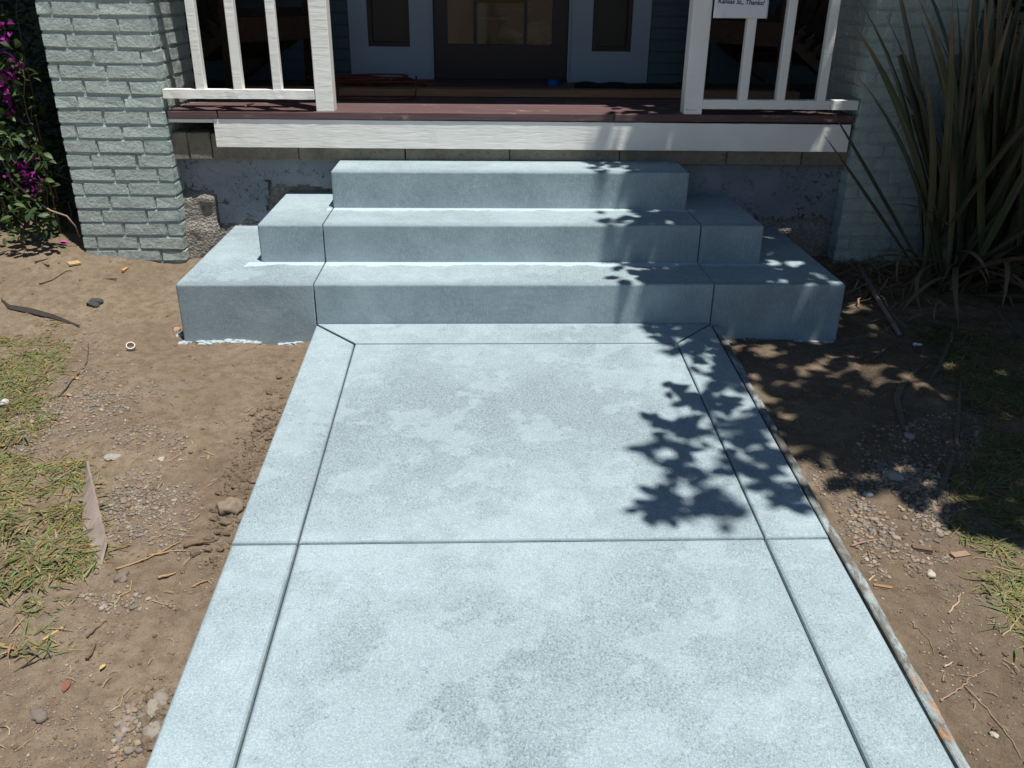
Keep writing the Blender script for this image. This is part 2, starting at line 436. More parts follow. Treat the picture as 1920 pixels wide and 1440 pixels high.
# form board still standing along the right edge of the walk
def form_board():
    k = Mt('slurry_covered_board', .9, .2)
    f = k.noise(14, 7, .72, k.scaled((1.6, .5, 1)), .4); y = k.xyz()[1]
    t = k.ramp(k.math('ADD', f, k.math('MULTIPLY', y, -.0)), [(.45, 0.0), (.60, 1.0)])
    pale = k.mix(k.noise(90, 4, .7), (.24, .29, .295), (.37, .43, .435))
    c = k.mix(t, (.12, .115, .10), pale)
    raw = k.ramp(k.noise(6, 6, .7, k.scaled((1, .7, 1), loc=(2, 1, 4)), .5), [(.56, 0.0), (.62, 1.0)])
    lim = k.ramp(k.math('MULTIPLY', y, -.4), [(.28, 0.0), (.62, 1.0)])
    c = k.mix(k.math('MULTIPLY', raw, lim), c, k.mix(k.noise(1.0, 4, .6, k.scaled((120, 5, 120))), (.36, .17, .075), (.46, .25, .13)))
    c = k.mix(k.ramp(k.noise(150, 4, .75), [(.56, 0.0), (.66, .8)]), c, (.09, .085, .075))
    k.color(c); k.normal(k.bump(f, .6, .006, k.bump(k.noise(1.0, 4, .6, k.scaled((160, 8, 160))), .4, .003))); return k.m
V = []; Fc = []; n = 140
for i in range(n+1):
    y = -.012-4.6*i/n; z = walk_z(y)-.007
    w = .004*float(fbm([0.], [y], 3, 2, 4)[0]); o_ = .006*float(fbm([9.], [y], 9, 3, 6)[0]); tz = .004*float(fbm([4.], [y], 5, 3, 8)[0])
    x0 = A1+.0085+w*.6; x1 = A1+.036+w+o_*1.3
    V += [(x0, y, z-.12), (x0, y, z-.003+tz), (x0+.003, y, z+tz), (x1-.004, y, z-.001+tz), (x1, y, z-.006+tz), (x1, y, z-.12)]
    if i:
        b = (i-1)*6; c = i*6
        for j in range(5): Fc.append((b+j, b+j+1, c+j+1, c+j))
Fc += [(5, 4, 3, 2, 1, 0), tuple(n*6+j for j in range(6))]
tag(part('form_board', mesh('form_board', V, Fc, form_board())), 'slurry smeared wooden form board along the right edge of the walkway', 'board')

# ------------------------------------------------------------------ concrete steps
steps = empty('concrete_steps', ((A0+A1)/2, 0, -.08), 'fresh blue-grey three tier concrete steps below the porch', 'steps')
def step_block(name, x0, x1, y0, z0, z1, jl=False, jr=False):
    bm = bmesh.new(); bmesh.ops.create_cube(bm, size=1.0)
    for v in bm.verts:
        v.co = Vector((x0+(v.co.x+.5)*(x1-x0), y0+(v.co.y+.5)*(YW+.03-y0), z0+(v.co.z+.5)*(z1-z0)))
    big = []; small = []
    for e in bm.edges:
        m = (e.verts[0].co+e.verts[1].co)/2
        if m.z < z0+1e-4 or m.y > YW: continue
        joint = (jl and abs(m.x-x0) < 1e-4) or (jr and abs(m.x-x1) < 1e-4)
        (small if joint else big).append(e)
    bmesh.ops.bevel(bm, geom=big, offset=.010, segments=4, profile=.5, affect='EDGES')
    ed = [e for e in bm.edges if (jl and all(abs(v.co.x-x0) < 1e-4 for v in e.verts)) or (jr and all(abs(v.co.x-x1) < 1e-4 for v in e.verts))]
    ed = [e for e in ed if (e.verts[0].co.z+e.verts[1].co.z)/2 > z0+1e-4 and (e.verts[0].co.y+e.verts[1].co.y)/2 < YW]
    if ed: bmesh.ops.bevel(bm, geom=ed, offset=.0035, segments=2, profile=.5, affect='EDGES')
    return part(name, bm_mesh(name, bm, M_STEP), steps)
g = .0022
step_block('tread_block', A0+g, A1-g, 0, -.3, H1, True, True)
step_block('end_block', XL1, A0-g, 0, -.3, H1, False, True)
step_block('end_block', A1+g, XR1, .004, -.3, H1-.004, True, False)
step_block('tread_block', A0+g, A1-g, Y2, H1-.05, H2, True, True)
step_block('end_block', XL2, A0-g, Y2, H1-.05, H2, False, True)
step_block('end_block', A1+g, XR2, Y2+.001, H1-.05, H2-.002, True, False)
step_block('tread_block', A0, A1, Y3, H2-.05, H3)
# slurry that ran out under the forms
def lumps(spans, n, mat, seed):
    rs = random.Random(seed); bm = bmesh.new()
    for _ in range(n):
        a, b = rs.choice(spans); x = rs.uniform(a, b); r = .002+.009*rs.random()**2
        if vn(x*14, seed*3.1, 2) < -.08: continue
        vs = bmesh.ops.create_icosphere(bm, subdivisions=1, radius=1.0)['verts']
        c = Vector((x, .004-rs.random()**1.5*.024, 0)); c.z = hz(c.x, c.y)+r*.15; e = rs.uniform(1.0, 2.6)
        for v in vs: v.co = c+Vector((v.co.x*r*e, v.co.y*r*rs.uniform(.6, 1.2), v.co.z*r*rs.uniform(.3, .6)))
    return bm_mesh('slurry_run', bm, mat)
M_SLUR = mat_plain('white_slurry', (.36, .405, .42), .9, .2, 60, .55, .6)
tag(part('slurry_run', lumps([(XL1-.015, A0-.06)], 250, M_SLUR, 3), steps), kind='stuff')
tag(part('slurry_run', lumps([(A1+.07, XR1-.02)], 130, M_SLUR, 5), steps), kind='stuff')

# ------------------------------------------------------------------ foundation wall under the porch
found = empty('foundation_wall', (0.1, YW, 0), 'cracked grey foundation wall with a tan block course under the porch', 'wall')
def stucco():
    k = Mt('grey_stucco', .9, .2)
    c = k.mix(k.ramp(k.noise(4, 7, .65), [(.3, 0.0), (.7, 1.0)]), (.155, .178, .205), (.25, .275, .305))
    sp = k.ramp(k.noise(34, 7, .82, None, .9), [(.55, 0.0), (.585, 1.0)])
    sp = k.math('MULTIPLY', sp, k.ramp(k.noise(5, 4, .6, k.scaled((1, 1, 1), loc=(1, 0, 2))), [(.36, 0.0), (.56, 1.0)]))
    c = k.mix(k.math('MULTIPLY', sp, .9), c, (.045, .035, .04))
    c = k.mix(k.ramp(k.noise(12, 7, .75), [(.57, 0.0), (.66, .6)]), c, (.15, .115, .08))
    k.color(c); k.normal(k.bump(k.noise(30, 6, .65), .5, .006)); return k.m
def rough_footing():
    k = Mt('rough_footing', .95, .15)
    v = k.vor(85); f = k.noise(60, 6, .75)
    c = k.mix(k.ramp(f, [(.3, 0.0), (.68, 1.0)]), (.15, .135, .115), (.37, .345, .305))
    k.color(c); k.normal(k.bump(k.math('ADD', f, k.math('MULTIPLY', v, .8)), .9, .012)); return k.m
M_STUC = stucco(); M_FOOT = rough_footing()
# rough footing behind and below
def relief(name, x0, x1, z0, z1, yf, mat, res=.012, amp=.01, sc=12, seed=0, drop=None):
    xs = np.arange(x0, x1+1e-6, res); zs = np.arange(z0, z1+1e-6, res)
    X, Z = np.meshgrid(xs, zs); Y = yf(X, Z)+amp*fbm(X, Z, sc, 4, seed)
    V = np.stack([X, Y, Z], -1).reshape(-1, 3); ii = np.arange(X.size).reshape(X.shape)
    Fq = np.stack([ii[:-1, :-1], ii[:-1, 1:], ii[1:, 1:], ii[1:, :-1]], -1).reshape(-1, 4)
    if drop is not None:
        keep = ~drop(V[Fq].mean(1)[:, 0], V[Fq].mean(1)[:, 2]); Fq = Fq[keep]
    return mesh(name, V, Fq, mat, True)
def foot_y(X, Z):
    y = YW+.02-.022*np.clip((.20-Z)/.05, 0, 1)
    lump = np.clip((X-(-1.55))/.03, 0, 1)*np.clip((-1.345-X)/.012, 0, 1)*np.clip((.345-Z+.04*vn(X*14, X*0, 3))/.05, 0, 1)
    return y-.040*lump
part('footing', relief('footing', -1.62, 1.78, -.15, .56, foot_y, M_FOOT, .012, .016, 16, 2), found)
def broken(x, z):
    low = .205+.06*fbm(x, x*0, 9, 5, 11, .7)
    low = np.where((x > -1.07) & (x < -.70), np.maximum(low, .352+.03*fbm(x, x*0, 9, 3, 4)), low)
    low = np.where(x < -1.34, np.maximum(low, .315+.35*(-1.34-x)+.05*fbm(x, x*0, 14, 4, 3)), low)
    hole = (np.abs(x+1.09+.05*vn(z*24, z*0, 2)) < .012+.03*np.abs(vn(z*35, z*0, 5))) & (z < .385)
    return (z < low) | hole
part('stucco', relief('stucco', -1.56, 1.74, -.1, .515, lambda X, Z: YW+0*X, M_STUC, .010, .004, 5, 7, broken), found)
# tan block course
bx = [-1.60, -1.427, -1.322, -.920, -.423, .069, .592, 1.107, 1.470, 1.80]
for i in range(len(bx)-1):
    zb = .492-.012*(bx[i] > .5)+random.uniform(-.003, .003)
    part('block', box_me('block', bx[i]+.002, bx[i+1]-.002, .862+random.uniform(-.002, .002), .99, zb, .614+random.uniform(-.004, .004), M_BLOCK, .004, 1, .0015), found)

# ------------------------------------------------------------------ porch deck
porch = empty('porch_deck', (.1, .83, DECK), 'maroon painted wooden porch deck with a white fascia board', 'porch')
y = .830; first = True; widths = [.132, .088, .088, .088, .088, .088, .138, .138, .138, .138, .138, .138, .138]
DX0, DX1 = -1.99, 2.16
for w in widths:
    if first:
        for a, b in ((-1.492, -1.268), (-1.265, .55), (.553, 1.682)):
            part('deck_board', box_me('deck_board', a, b, y, y+w-.003, DECK-.034, DECK, M_DECK, .004, 2, .0008), porch)
        first = False
    else:
        zz = DECK+random.uniform(-.0015, .0015)
        l, r = (-1.487, 1.68) if y < 1.32 else (DX0, DX1)
        part('deck_board', box_me('deck_board', l, r, y, y+w-.004, DECK-.034, zz, M_DECK, .003, 1), porch)
    y += w
# fascia, slightly irregular long board
def long_board(name, x0, x1, y0, y1, z0, z1, mat, dz=.0, n=60, ragged=.0008):
    bm = bmesh.new(); rows = []
    for i in range(n+1):
        x = x0+(x1-x0)*i/n; t = i/n
        r = [ragged*float(fbm([x*9], [q*5.], 3, 3, q)[0])*2 for q in range(4)]
        rows.append([bm.verts.new((x, y0+r[0], z0+dz*t+r[1])), bm.verts.new((x, y1, z0+dz*t)), bm.verts.new((x, y1, z1+dz*t)), bm.verts.new((x, y0+r[2], z1+dz*t+r[3]))])
    for i in range(n):
        for j in range(4):
            bm.faces.new((rows[i][j], rows[i+1][j], rows[i+1][(j+1) % 4], rows[i][(j+1) % 4]))
    bm.faces.new(rows[0][::-1]); bm.faces.new(rows[-1]); bmesh.ops.recalc_face_normals(bm, faces=list(bm.faces))
    return bm_mesh(name, bm, mat)
part('fascia_board', long_board('fascia_board', -1.288, 1.672, .8345, .856, .5555, .6805, M_WHITE, -.008), porch)
part('trim_strip', box_me('trim_strip', -1.492, -1.291, .837, .87, .663, .6808, M_WHITE, .002, 1, .001), porch)

# ------------------------------------------------------------------ brick pillars
brick_variants = []
for q in range(6):
    bm = bmesh.new(); bmesh.ops.create_cube(bm, size=1.0)
    for v in bm.verts:
        v.co = Vector((v.co.x*.2, v.co.y*.1, v.co.z*.0595))+Vector((random.uniform(-.003, .003), random.uniform(-.0025, .0025), random.uniform(-.0028, .0028)))
    bmesh.ops.bevel(bm, geom=list(bm.edges), offset=.0058, segments=2, affect='EDGES')
    for v in bm.verts: v.co += Vector((random.uniform(-.0012, .0012), random.uniform(-.0012, .0012), random.uniform(-.0016, .0016)))
    brick_variants.append(bm_mesh('brick', bm, M_BRICK, False))
def pillar(x0, x1, yf, side, label, zt=2.86):
    """side: +1 shows its +x face towards the porch, -1 its -x face"""
    root = empty('brick_pillar', ((x0+x1)/2, yf+.25, 0), label, 'pillar', 'sage green brick porch pillars')
    dep = .50; C = .0645; z = -.115
    part('core', box_me('core', x0+.0075, x1-.0075, yf+.0075, yf+dep, -.2, zt, M_BRICK), root)
    rest = bmesh.new(); c = 0
    while z < zt-.06:
        # front row
        items = []
        off = [.0, .105, .05, .15][c % 4]+random.uniform(-.015, .015)
        xs = [x0]; xx = x0+(.205-off if off > .02 else .205)
        while xx < x1-.05: xs.append(xx); xx += .205+random.uniform(-.008, .008)
        xs.append(x1)
        for a, b in zip(xs[:-1], xs[1:]):
            items.append(((a+b)/2, yf+.05, (b-a)-.0042, 1, 0))
        # inner side row
        fx = x1-.05 if side > 0 else x0+.05
        yy = yf+.104; l0 = .205-(.10 if c % 2 else 0)
        ysr = [yy, yy+l0]
        while ysr[-1] < yf+dep-.05: ysr.append(min(yf+dep, ysr[-1]+.205))
        for a, b in zip(ysr[:-1], ysr[1:]): items.append((fx, (a+b)/2, (b-a)-.0042, 0, 1))
        for (cx, cy, L, fr, sd) in items:
            pj = random.uniform(-.0012, .0012)
            loc = Vector((cx+(pj*side if sd else 0), cy-(pj if fr else 0), z+.028+random.uniform(-.0015, .0015)))
            rz = (0 if fr else math.pi/2)+random.uniform(-.006, .006)
            if z < 1.42:
                o = bpy.data.objects.new('brick', random.choice(brick_variants)); link(o)
                o.location = loc; o.rotation_euler = (random.uniform(-.01, .01), random.uniform(-.008, .008), rz); o.scale = (L/.2, 1, random.uniform(.98, 1.04))
                o.parent = root; o.matrix_parent_inverse = WM(root).inverted()
            else:
                b2 = bmesh.new(); b2.from_mesh(random.choice(brick_variants)); b2.transform(Matrix.LocRotScale(loc, Matrix.Rotation(rz, 3, 'Z').to_euler(), Vector((L/.2, 1, 1))))
                tm = bpy.data.meshes.new('t'); b2.to_mesh(tm); b2.free(); rest.from_mesh(tm); bpy.data.meshes.remove(tm)
        z += C; c += 1
    tag(part('upper_brickwork', bm_mesh('upper_brickwork', rest, M_BRICK, False), root), kind='stuff')
    return root
pillar(-1.975, -1.496, .81, 1, 'sunlit sage green painted brick pillar left of the steps')
pillar(1.688, 2.17, .81, -1, 'shaded grey-green painted brick pillar behind the flax plant')

# ------------------------------------------------------------------ railings
def railing(label, xs, rail, post, zr0, zr1):
    root = empty('porch_railing', (sum(rail)/2, .84, DECK), label, 'railing', 'white wooden porch railings')
    part('bottom_rail', long_board('bottom_rail', rail[0], rail[1], .822, .872, zr0, zr1, M_WHITE, 0, 30, .0012), root)
    part('top_rail', box_me('top_rail', rail[0], rail[1], .815, .880, 1.56, 1.60, M_WHITE, .004, 1), root)
    for x in xs:
        part('baluster', box_me('baluster', x-.020, x+.020, .826, .866, zr1-.004, 1.562, M_WHITE, .0025, 1, .001), root)
    part('newel_post', box_me('newel_post', post[0], post[1], .838, .926, DECK-.002, 2.86, M_WHITE, .003, 1, .001), root)
railing('white railing with three square balusters beside the sunlit brick pillar', [-1.325, -1.157, -.982], (-1.494, -.821), (-.819, -.738), .770, .809)
railing('white railing with three square balusters that carries the paper notice', [1.143, 1.318, 1.508], (.960, 1.684), (.876, .960), .741, .781)

# ------------------------------------------------------------------ porch roof (its edge shades the deck)
roof = empty('porch_roof', (0, 1, 2.9), 'white beam and boarded ceiling of the porch roof above the pillars', 'roof')
zb = 2.86; ye = 1.16-(zb-DECK)*.182
part('beam', box_me('beam', -2.9, 3.2, ye, ye+.16, zb, zb+.25, M_WHITE, .004, 1), roof)
part('ceiling', box_me('ceiling', -3.4, 3.6, ye+.02, 2.6, zb+.252, zb+.30, mat_plain('ceiling_paint', (.30, .36, .38), .8)), roof)
part('roof_slab', box_me('roof_slab', -3.4, 3.6, ye-.02, 5.2, zb+.302, zb+.42, mat_plain('roof_shingle', (.08, .07, .065), .95, .2, 60, .3)), roof)

# ------------------------------------------------------------------ house front inside the porch
house = empty('house', (0, YB, .6), 'shaded blue-grey sided house front with a dark door at the back of the porch', 'house')
def siding():
    k = Mt('blue_siding', .6, .35); c = k.mix(k.noise(3, 4), (.048, .080, .098), (.062, .10, .118)); k.color(c)
    k.normal(k.bump(k.noise(1.0, 4, .6, k.scaled((6, 90, 90))), .15, .002)); return k.m
M_SID = siding()
LAP = .0658
def lap_board(x0, x1, z):
    V = [(x0, YB-.004, z+LAP+.004), (x1, YB-.004, z+LAP+.004), (x1, YB-.016, z), (x0, YB-.016, z), (x0, YB+.02, z), (x1, YB+.02, z), (x1, YB+.02, z+LAP+.004), (x0, YB+.02, z+LAP+.004)]
    return V, [(0, 1, 2, 3), (3, 2, 5, 4), (7, 6, 1, 0), (0, 3, 4, 7), (1, 6, 5, 2), (4, 5, 6, 7)]
z0 = .700-LAP
for (a, b) in ((-3.6, -.846), (.953, 3.8)):
    zz = z0-LAP*6; V = []; Fc = []
    while zz < 2.95:
        v, f = lap_board(a, b, zz)
        if z0-LAP*.5 < zz < 1.75:
            part('siding_board', mesh('siding_board', v, [q[::-1] for q in f], M_SID), house)
        else:
            n0 = len(V); V += v; Fc += [tuple(n0+i for i in q[::-1]) for q in f]
        zz += LAP
    tag(part('outer_siding', mesh('outer_siding', V, Fc, M_SID), house), kind='stuff')
M_PANEL = mat_plain('pale_blue_paint', (.27, .33, .385), .55, .4, 5, .06)
M_DOOR = mat_plain('dark_maroon_paint', (.018, .010, .012), .45, .4, 4, .2)
def glass_mat():
    k = Mt('window_glass', .03, .5); k.b.inputs['Transmission Weight'].default_value = 1.0; k.color((.55, .57, .57)); k.b.inputs['IOR'].default_value = 1.45
    return k.m
M_GLASS = glass_mat()
M_DARK = mat_plain('dark_screen', (.006, .007, .008), .35, .4)
def frame_strips(name, x0, x1, z0, z1, y0, y1, w, mat, parent):
    bm = bmesh.new()
    for (a, b, c, d) in ((x0, x1, z0, z0+w), (x0, x1, z1-w, z1), (x0, x0+w, z0+w, z1-w), (x1-w, x1, z0+w, z1-w)):
        m = bmesh.ops.create_cube(bm, size=1.0)['verts']
        for v in m: v.co = Vector((a+(v.co.x+.5)*(b-a), y0+(v.co.y+.5)*(y1-y0), c+(v.co.z+.5)*(d-c)))
    return part(name, bm_mesh(name, bm, mat), parent)
def panel(x0, x1, wx0, wx1, wz, label):
    # pale side panel with a window opening: four pieces round the opening make one mesh
    bm = bmesh.new(); zt = 2.75
    for (a, b, c, d) in ((x0, wx0, DECK-.01, zt), (wx1, x1, DECK-.01, zt), (wx0, wx1, DECK-.01, wz), (wx0, wx1, 2.45, zt)):
        m = bmesh.ops.create_cube(bm, size=1.0)['verts']
        for v in m: v.co = Vector((a+(v.co.x+.5)*(b-a), YB-.022+(v.co.y+.5)*.05, c+(v.co.z+.5)*(d-c)))
    p = part('side_panel', bm_mesh('side_panel', bm, M_PANEL), house)
    frame_strips('window_frame', wx0, wx1, wz, 2.45, YB-.018, YB+.022, .026, M_DOOR, p)
    part('window_screen', box_me('window_screen', wx0+.027, wx1-.027, YB+.008, YB+.012, wz+.027, 2.423, M_DARK), p)
panel(-.845, -.349, -.735, -.487, .908, '')
panel(.462, .952, .605, .842, .892, '')
door = part('door', None, house, (0, 0, 0)) if False else None
bm = bmesh.new()
dx0, dx1 = -.347, .460; pz0, pz1 = .924, 2.35
cols = [(-.262, -.108), (-.085, .196), (.214, .366)]
pieces = [(dx0, dx1, DECK-.008, pz0), (dx0, dx1, pz1, 2.75), (dx0, cols[0][0], pz0, pz1), (cols[2][1], dx1, pz0, pz1), (cols[0][1], cols[1][0], pz0, pz1), (cols[1][1], cols[2][0], pz0, pz1)]
for (a, b, c, d) in pieces:
    m = bmesh.ops.create_cube(bm, size=1.0)['verts']
    for v in m: v.co = Vector((a+(v.co.x+.5)*(b-a), YB-.004+(v.co.y+.5)*.045, c+(v.co.z+.5)*(d-c)))
door = part('door', bm_mesh('door', bm, M_DOOR), house)
for a, b in cols: part('window_pane', box_me('window_pane', a-.004, b+.004, YB+.016, YB+.020, pz0-.004, pz1+.004, M_GLASS), door)
part('threshold', box_me('threshold', dx0, dx1, YB-.06, YB-.006, DECK-.004, DECK+.014, M_DOOR, .003, 1), house)
for xe in (dx0-.006, dx1+.006):
    part('door_casing', box_me('door_casing', xe-.006, xe+.006, YB-.034, YB-.024, DECK-.002, 2.75, M_PANEL), house)
part('handle', tube_me('handle', [(.41, YB-.005, 1.62), (.41, YB-.06, 1.62), (.41, YB-.06, 1.72)], .011, mat_plain('brass', (.35, .24, .1), .35, .6)), door)
# room behind the door: walls and floor so that the glass looks into a dim interior
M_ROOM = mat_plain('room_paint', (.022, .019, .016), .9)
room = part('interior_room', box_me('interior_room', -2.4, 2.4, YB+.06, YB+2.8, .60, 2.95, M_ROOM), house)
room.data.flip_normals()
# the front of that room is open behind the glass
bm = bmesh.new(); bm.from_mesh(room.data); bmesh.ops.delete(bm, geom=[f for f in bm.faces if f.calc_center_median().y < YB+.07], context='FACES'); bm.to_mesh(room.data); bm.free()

# things standing behind the door glass
M_BOX = mat_plain('brown_cardboard', (.20, .13, .08), .85, .2, 20, .15)
M_PALE = mat_plain('pale_wrap', (.40, .385, .37), .5, .4, 14, .2, .5, 40)
cb = empty('cardboard_box', (.0, YB+.35, .72), 'brown cardboard box behind the middle pane of the dark door', 'box')
part('body', box_me('body', -.09, .045, YB+.20, YB+.5, .74, 1.058, M_BOX, .004, 1, .003), cb)
part('flap', plank_me('flap', (-.10, YB+.2, 1.062), (.10, YB+.17, 1.064), .10, .006, (0, 0, 1), M_PALE, .001), cb)
part('flap', plank_me('flap', (.05, YB+.24, 1.10), (.24, YB+.24, 1.105), .10, .006, (0, .3, 1), M_BOX, .001), cb)
# crumpled wrap
bm = bmesh.new(); bmesh.ops.create_icosphere(bm, subdivisions=4, radius=1.0)
for v in bm.verts:
    nn = v.co.normalized(); r = 1+.35*float(fbm([nn.x*2+nn.z], [nn.y*2-nn.z*.7], 1.7, 4, 3)[0])
    v.co = Vector((.30+nn.x*.085*r, YB+.28+nn.y*.09*r, .98+nn.z*.065*r))
tag(part('plastic_bundle', bm_mesh('plastic_bundle', bm, M_PALE, True)), 'pale crumpled bundle behind the right pane of the dark door', 'bundle')
bm = bmesh.new(); bmesh.ops.create_cone(bm, segments=20, radius1=.05, radius2=.012, depth=.15, cap_ends=True)
bmesh.ops.rotate(bm, verts=bm.verts, matrix=Matrix.Rotation(math.radians(100), 3, 'Y')); bmesh.ops.translate(bm, verts=bm.verts, vec=(.125, YB+.2, .975))
tag(part('lamp_shade', bm_mesh('lamp_shade', bm, M_PALE, True)), 'pale cone shaped shade lying by the box behind the door glass', 'lamp shade')
yl = mat_plain('yellow_print', (.09, .058, .01), .6)
o = part('window_sticker', box_me('window_sticker', -.082, .192, YB+.012, YB+.0145, 1.152, 1.30, yl)); tag(o, 'yellow printed sticker at the top of the middle door pane', 'sticker')

# ------------------------------------------------------------------ porch chairs (slatted wood, seen behind the balusters)
def chair(cx, cy, rz, label):
    root = empty('porch_chair', (cx, cy, DECK), label, 'chair', 'brown slatted porch chairs')
    root.rotation_euler = (0, 0, rz)
    Rm = WM(root)
    def pl(name, p0, p1, w, t, up):
        me = plank_me(name, p0, p1, w, t, up, M_CHAIR); me.transform(Rm); part(name, me, root)
    # local: x forward (front of the seat), y to the left, z up
    for s in (-1, 1):
        pl('leg', (.30, s*.27, 0), (.33, s*.27, .50), .09, .035, (0, 1, 0))
        pl('leg', (-.42, s*.24, .0), (.34, s*.24, .36), .12, .03, (0, 1, 0))
        pl('arm', (-.36, s*.30, .47), (.40, s*.30, .53), .12, .025, (0, 0, 1))
        pl('back_post', (-.30, s*.30, .02), (-.40, s*.30, .70), .07, .035, (0, 1, 0))
    for i in range(6):
        x = .30-.095*i; z = .385-.045*i
        pl('seat_slat', (x, -.28, z), (x, .28, z), .085, .022, (.42, 0, 1))
    pl('front_apron', (.345, -.285, .315), (.345, .285, .315), .022, .12, (0, 0, 1))
    for i in range(5):
        yy = -.20+.1*i
        pl('back_slat', (-.20, yy, .20), (-.52, yy*1.15, .98+.04*(2-abs(i-2))), .09, .02, (1, 0, .4))
    pl('back_rail', (-.33, -.27, .44), (-.33, .27, .44), .07, .03, (1, 0, .4))
    return root
chair(-1.42, 1.86, math.radians(-38), 'brown wooden slatted chair behind the left railing')
chair(1.62, 1.92, math.radians(218), 'brown wooden slatted chair behind the railing with the notice')

# ------------------------------------------------------------------ things on the deck
tag(part('lumber_board', long_board('lumber_board', -1.36, 1.62, 1.432, 1.52, DECK+.004, DECK+.040, M_LUMBER, 0, 30, .0008)), 'long raw wood two-by-four lying across the porch deck', 'board')
pts = []
M_CORD = mat_plain('orange_cord', (.15, .030, .012), .5, .4)
ccx, ccy = -.66, 1.80
for i in range(340):
    t = i/339*9*2*math.pi; r = .13+.05*math.sin(t*.37+1)+.025*math.sin(t*1.31)
    pts.append((ccx+.10*math.sin(t*.11)+r*1.55*math.cos(t), ccy+r*.75*math.sin(t)+.02*math.sin(t*.23), DECK+.012+.018*(i/339)*2+.014*(1+math.sin(t*.77+.4))))
tag(part('extension_cord', tube_me('extension_cord', pts, .0048, M_CORD, 6)), 'tangled orange extension cord heaped on the deck by the left post', 'cord')
lp = []
for i in range(60):
    t = i/59; a = math.pi*(1-t)
    lp.append((-.60+.20*math.cos(a), 1.425-.17*math.sin(a)**.6-(0 if 0 < i < 59 else -.03), DECK+.008+(.042 if i in (0, 59) else .0)+.05*max(0, (.06-t)/.06, (t-.94)/.06)))
tag(part('extension_cord', tube_me('extension_cord', lp, .0045, M_CORD, 6)), 'loop of orange cord hanging over the lumber near the left post', 'cord')
# blue tape roll
bm = bmesh.new(); n = 28; ring = []
for k in range(n):
    a = 2*math.pi*k/n; c_, s_ = math.cos(a), math.sin(a)
    ring.append([bm.verts.new((.361+r*c_, 2.04+r*s_, DECK+.002+z)) for r, z in ((.036, 0), (.036, .03), (.024, .03), (.024, 0))])
for k in range(n):
    for j in range(4): bm.faces.new((ring[k][j], ring[(k+1) % n][j], ring[(k+1) % n][(j+1) % 4], ring[k][(j+1) % 4]))
bmesh.ops.recalc_face_normals(bm, faces=list(bm.faces))
tag(part('tape_roll', bm_mesh('tape_roll', bm, mat_plain('blue_tape', (.012, .085, .30), .5))), 'small blue roll of tape on the deck before the dark door', 'tape roll')
# dark rolled mat by the right panel
V = []; Fc = []; n = 40; m = 12
for i in range(n+1):
    x = .47+(1.08-.47)*i/n
    for k in range(m):
        a = 2*math.pi*k/m; r = .020+.010*float(fbm([x*3], [k*.7], 4, 3, 2)[0])+.006*math.sin(i*.5)
        V.append((x, 1.84+r*1.9*math.cos(a), DECK+.018+r*math.sin(a)))
    if i:
        for k in range(m): Fc.append(((i-1)*m+k, (i-1)*m+(k+1) % m, i*m+(k+1) % m, i*m+k))
Fc += [tuple(range(m)), tuple(n*m+k for k in range(m))]
tag(part('rolled_cloth', mesh('rolled_cloth', V, Fc, mat_plain('black_cloth', (.012, .012, .014), .95), True)), 'dark rolled drop cloth lying before the right pale panel', 'cloth')

# paper notice on the right railing
def sheet(name, x0, x1, z0, z1, yf, mat, nx_=24, nz_=16):
    V = []; Fc = []
    for j in range(nz_+1):
        for i in range(nx_+1):
            x = x0+(x1-x0)*i/nx_; z = z0+(z1-z0)*j/nz_; V.append((x, yf(x, z), z))
    for j in range(nz_):
        for i in range(nx_):
            b = j*(nx_+1)+i; Fc.append((b, b+1, b+nx_+2, b+nx_+1))
    return mesh(name, V, Fc, mat, True)
def py(x, z):
    d = .818-.006*math.exp(-((x-.998+.10*(z-1.13))/.010)**2)*max(0, 1-(z-1.13)/.05)
    return d+.004*math.sin((x-.962)*9)*1.0-.003*math.cos((z-1.13)*20+x*5)
notice = empty('paper_notice', (1.08, .815, 1.13), 'white paper notice with bold black print fixed to the right railing', 'sign')
paper = part('sheet', sheet('sheet', .962, 1.204, 1.128, 1.345, py, mat_plain('white_paper', (.78, .79, .82), .7, .3)), notice)
sm = paper.modifiers.new('thickness', 'SOLIDIFY'); sm.thickness = .0006
fc = bpy.data.curves.new('lettering', 'FONT'); fc.body = 'Kansas St., Thanks!'; fc.size = .0272; fc.shear = .22; fc.offset = .00042; fc.space_character = .98
fo = bpy.data.objects.new('lettering', fc); COL.objects.link(fo)
dg = bpy.context.evaluated_depsgraph_get(); tmp = bpy.data.meshes.new_from_object(fo.evaluated_get(dg))
bpy.data.objects.remove(fo)
xs_ = [v.co.x for v in tmp.vertices]; wd = max(xs_)-min(xs_); sx = .208/wd
for v in tmp.vertices:
    X = .977+(v.co.x-min(xs_))*sx; Z = 1.1885+v.co.y*sx*.97-.006*(X-.977)/.2; v.co = (X, py(X, Z)-.0016, Z)
tmp.materials.clear(); tmp.materials.append(mat_plain('black_ink', (.012, .012, .014), .7)); tmp.name = 'lettering'
part('lettering', tmp, notice)

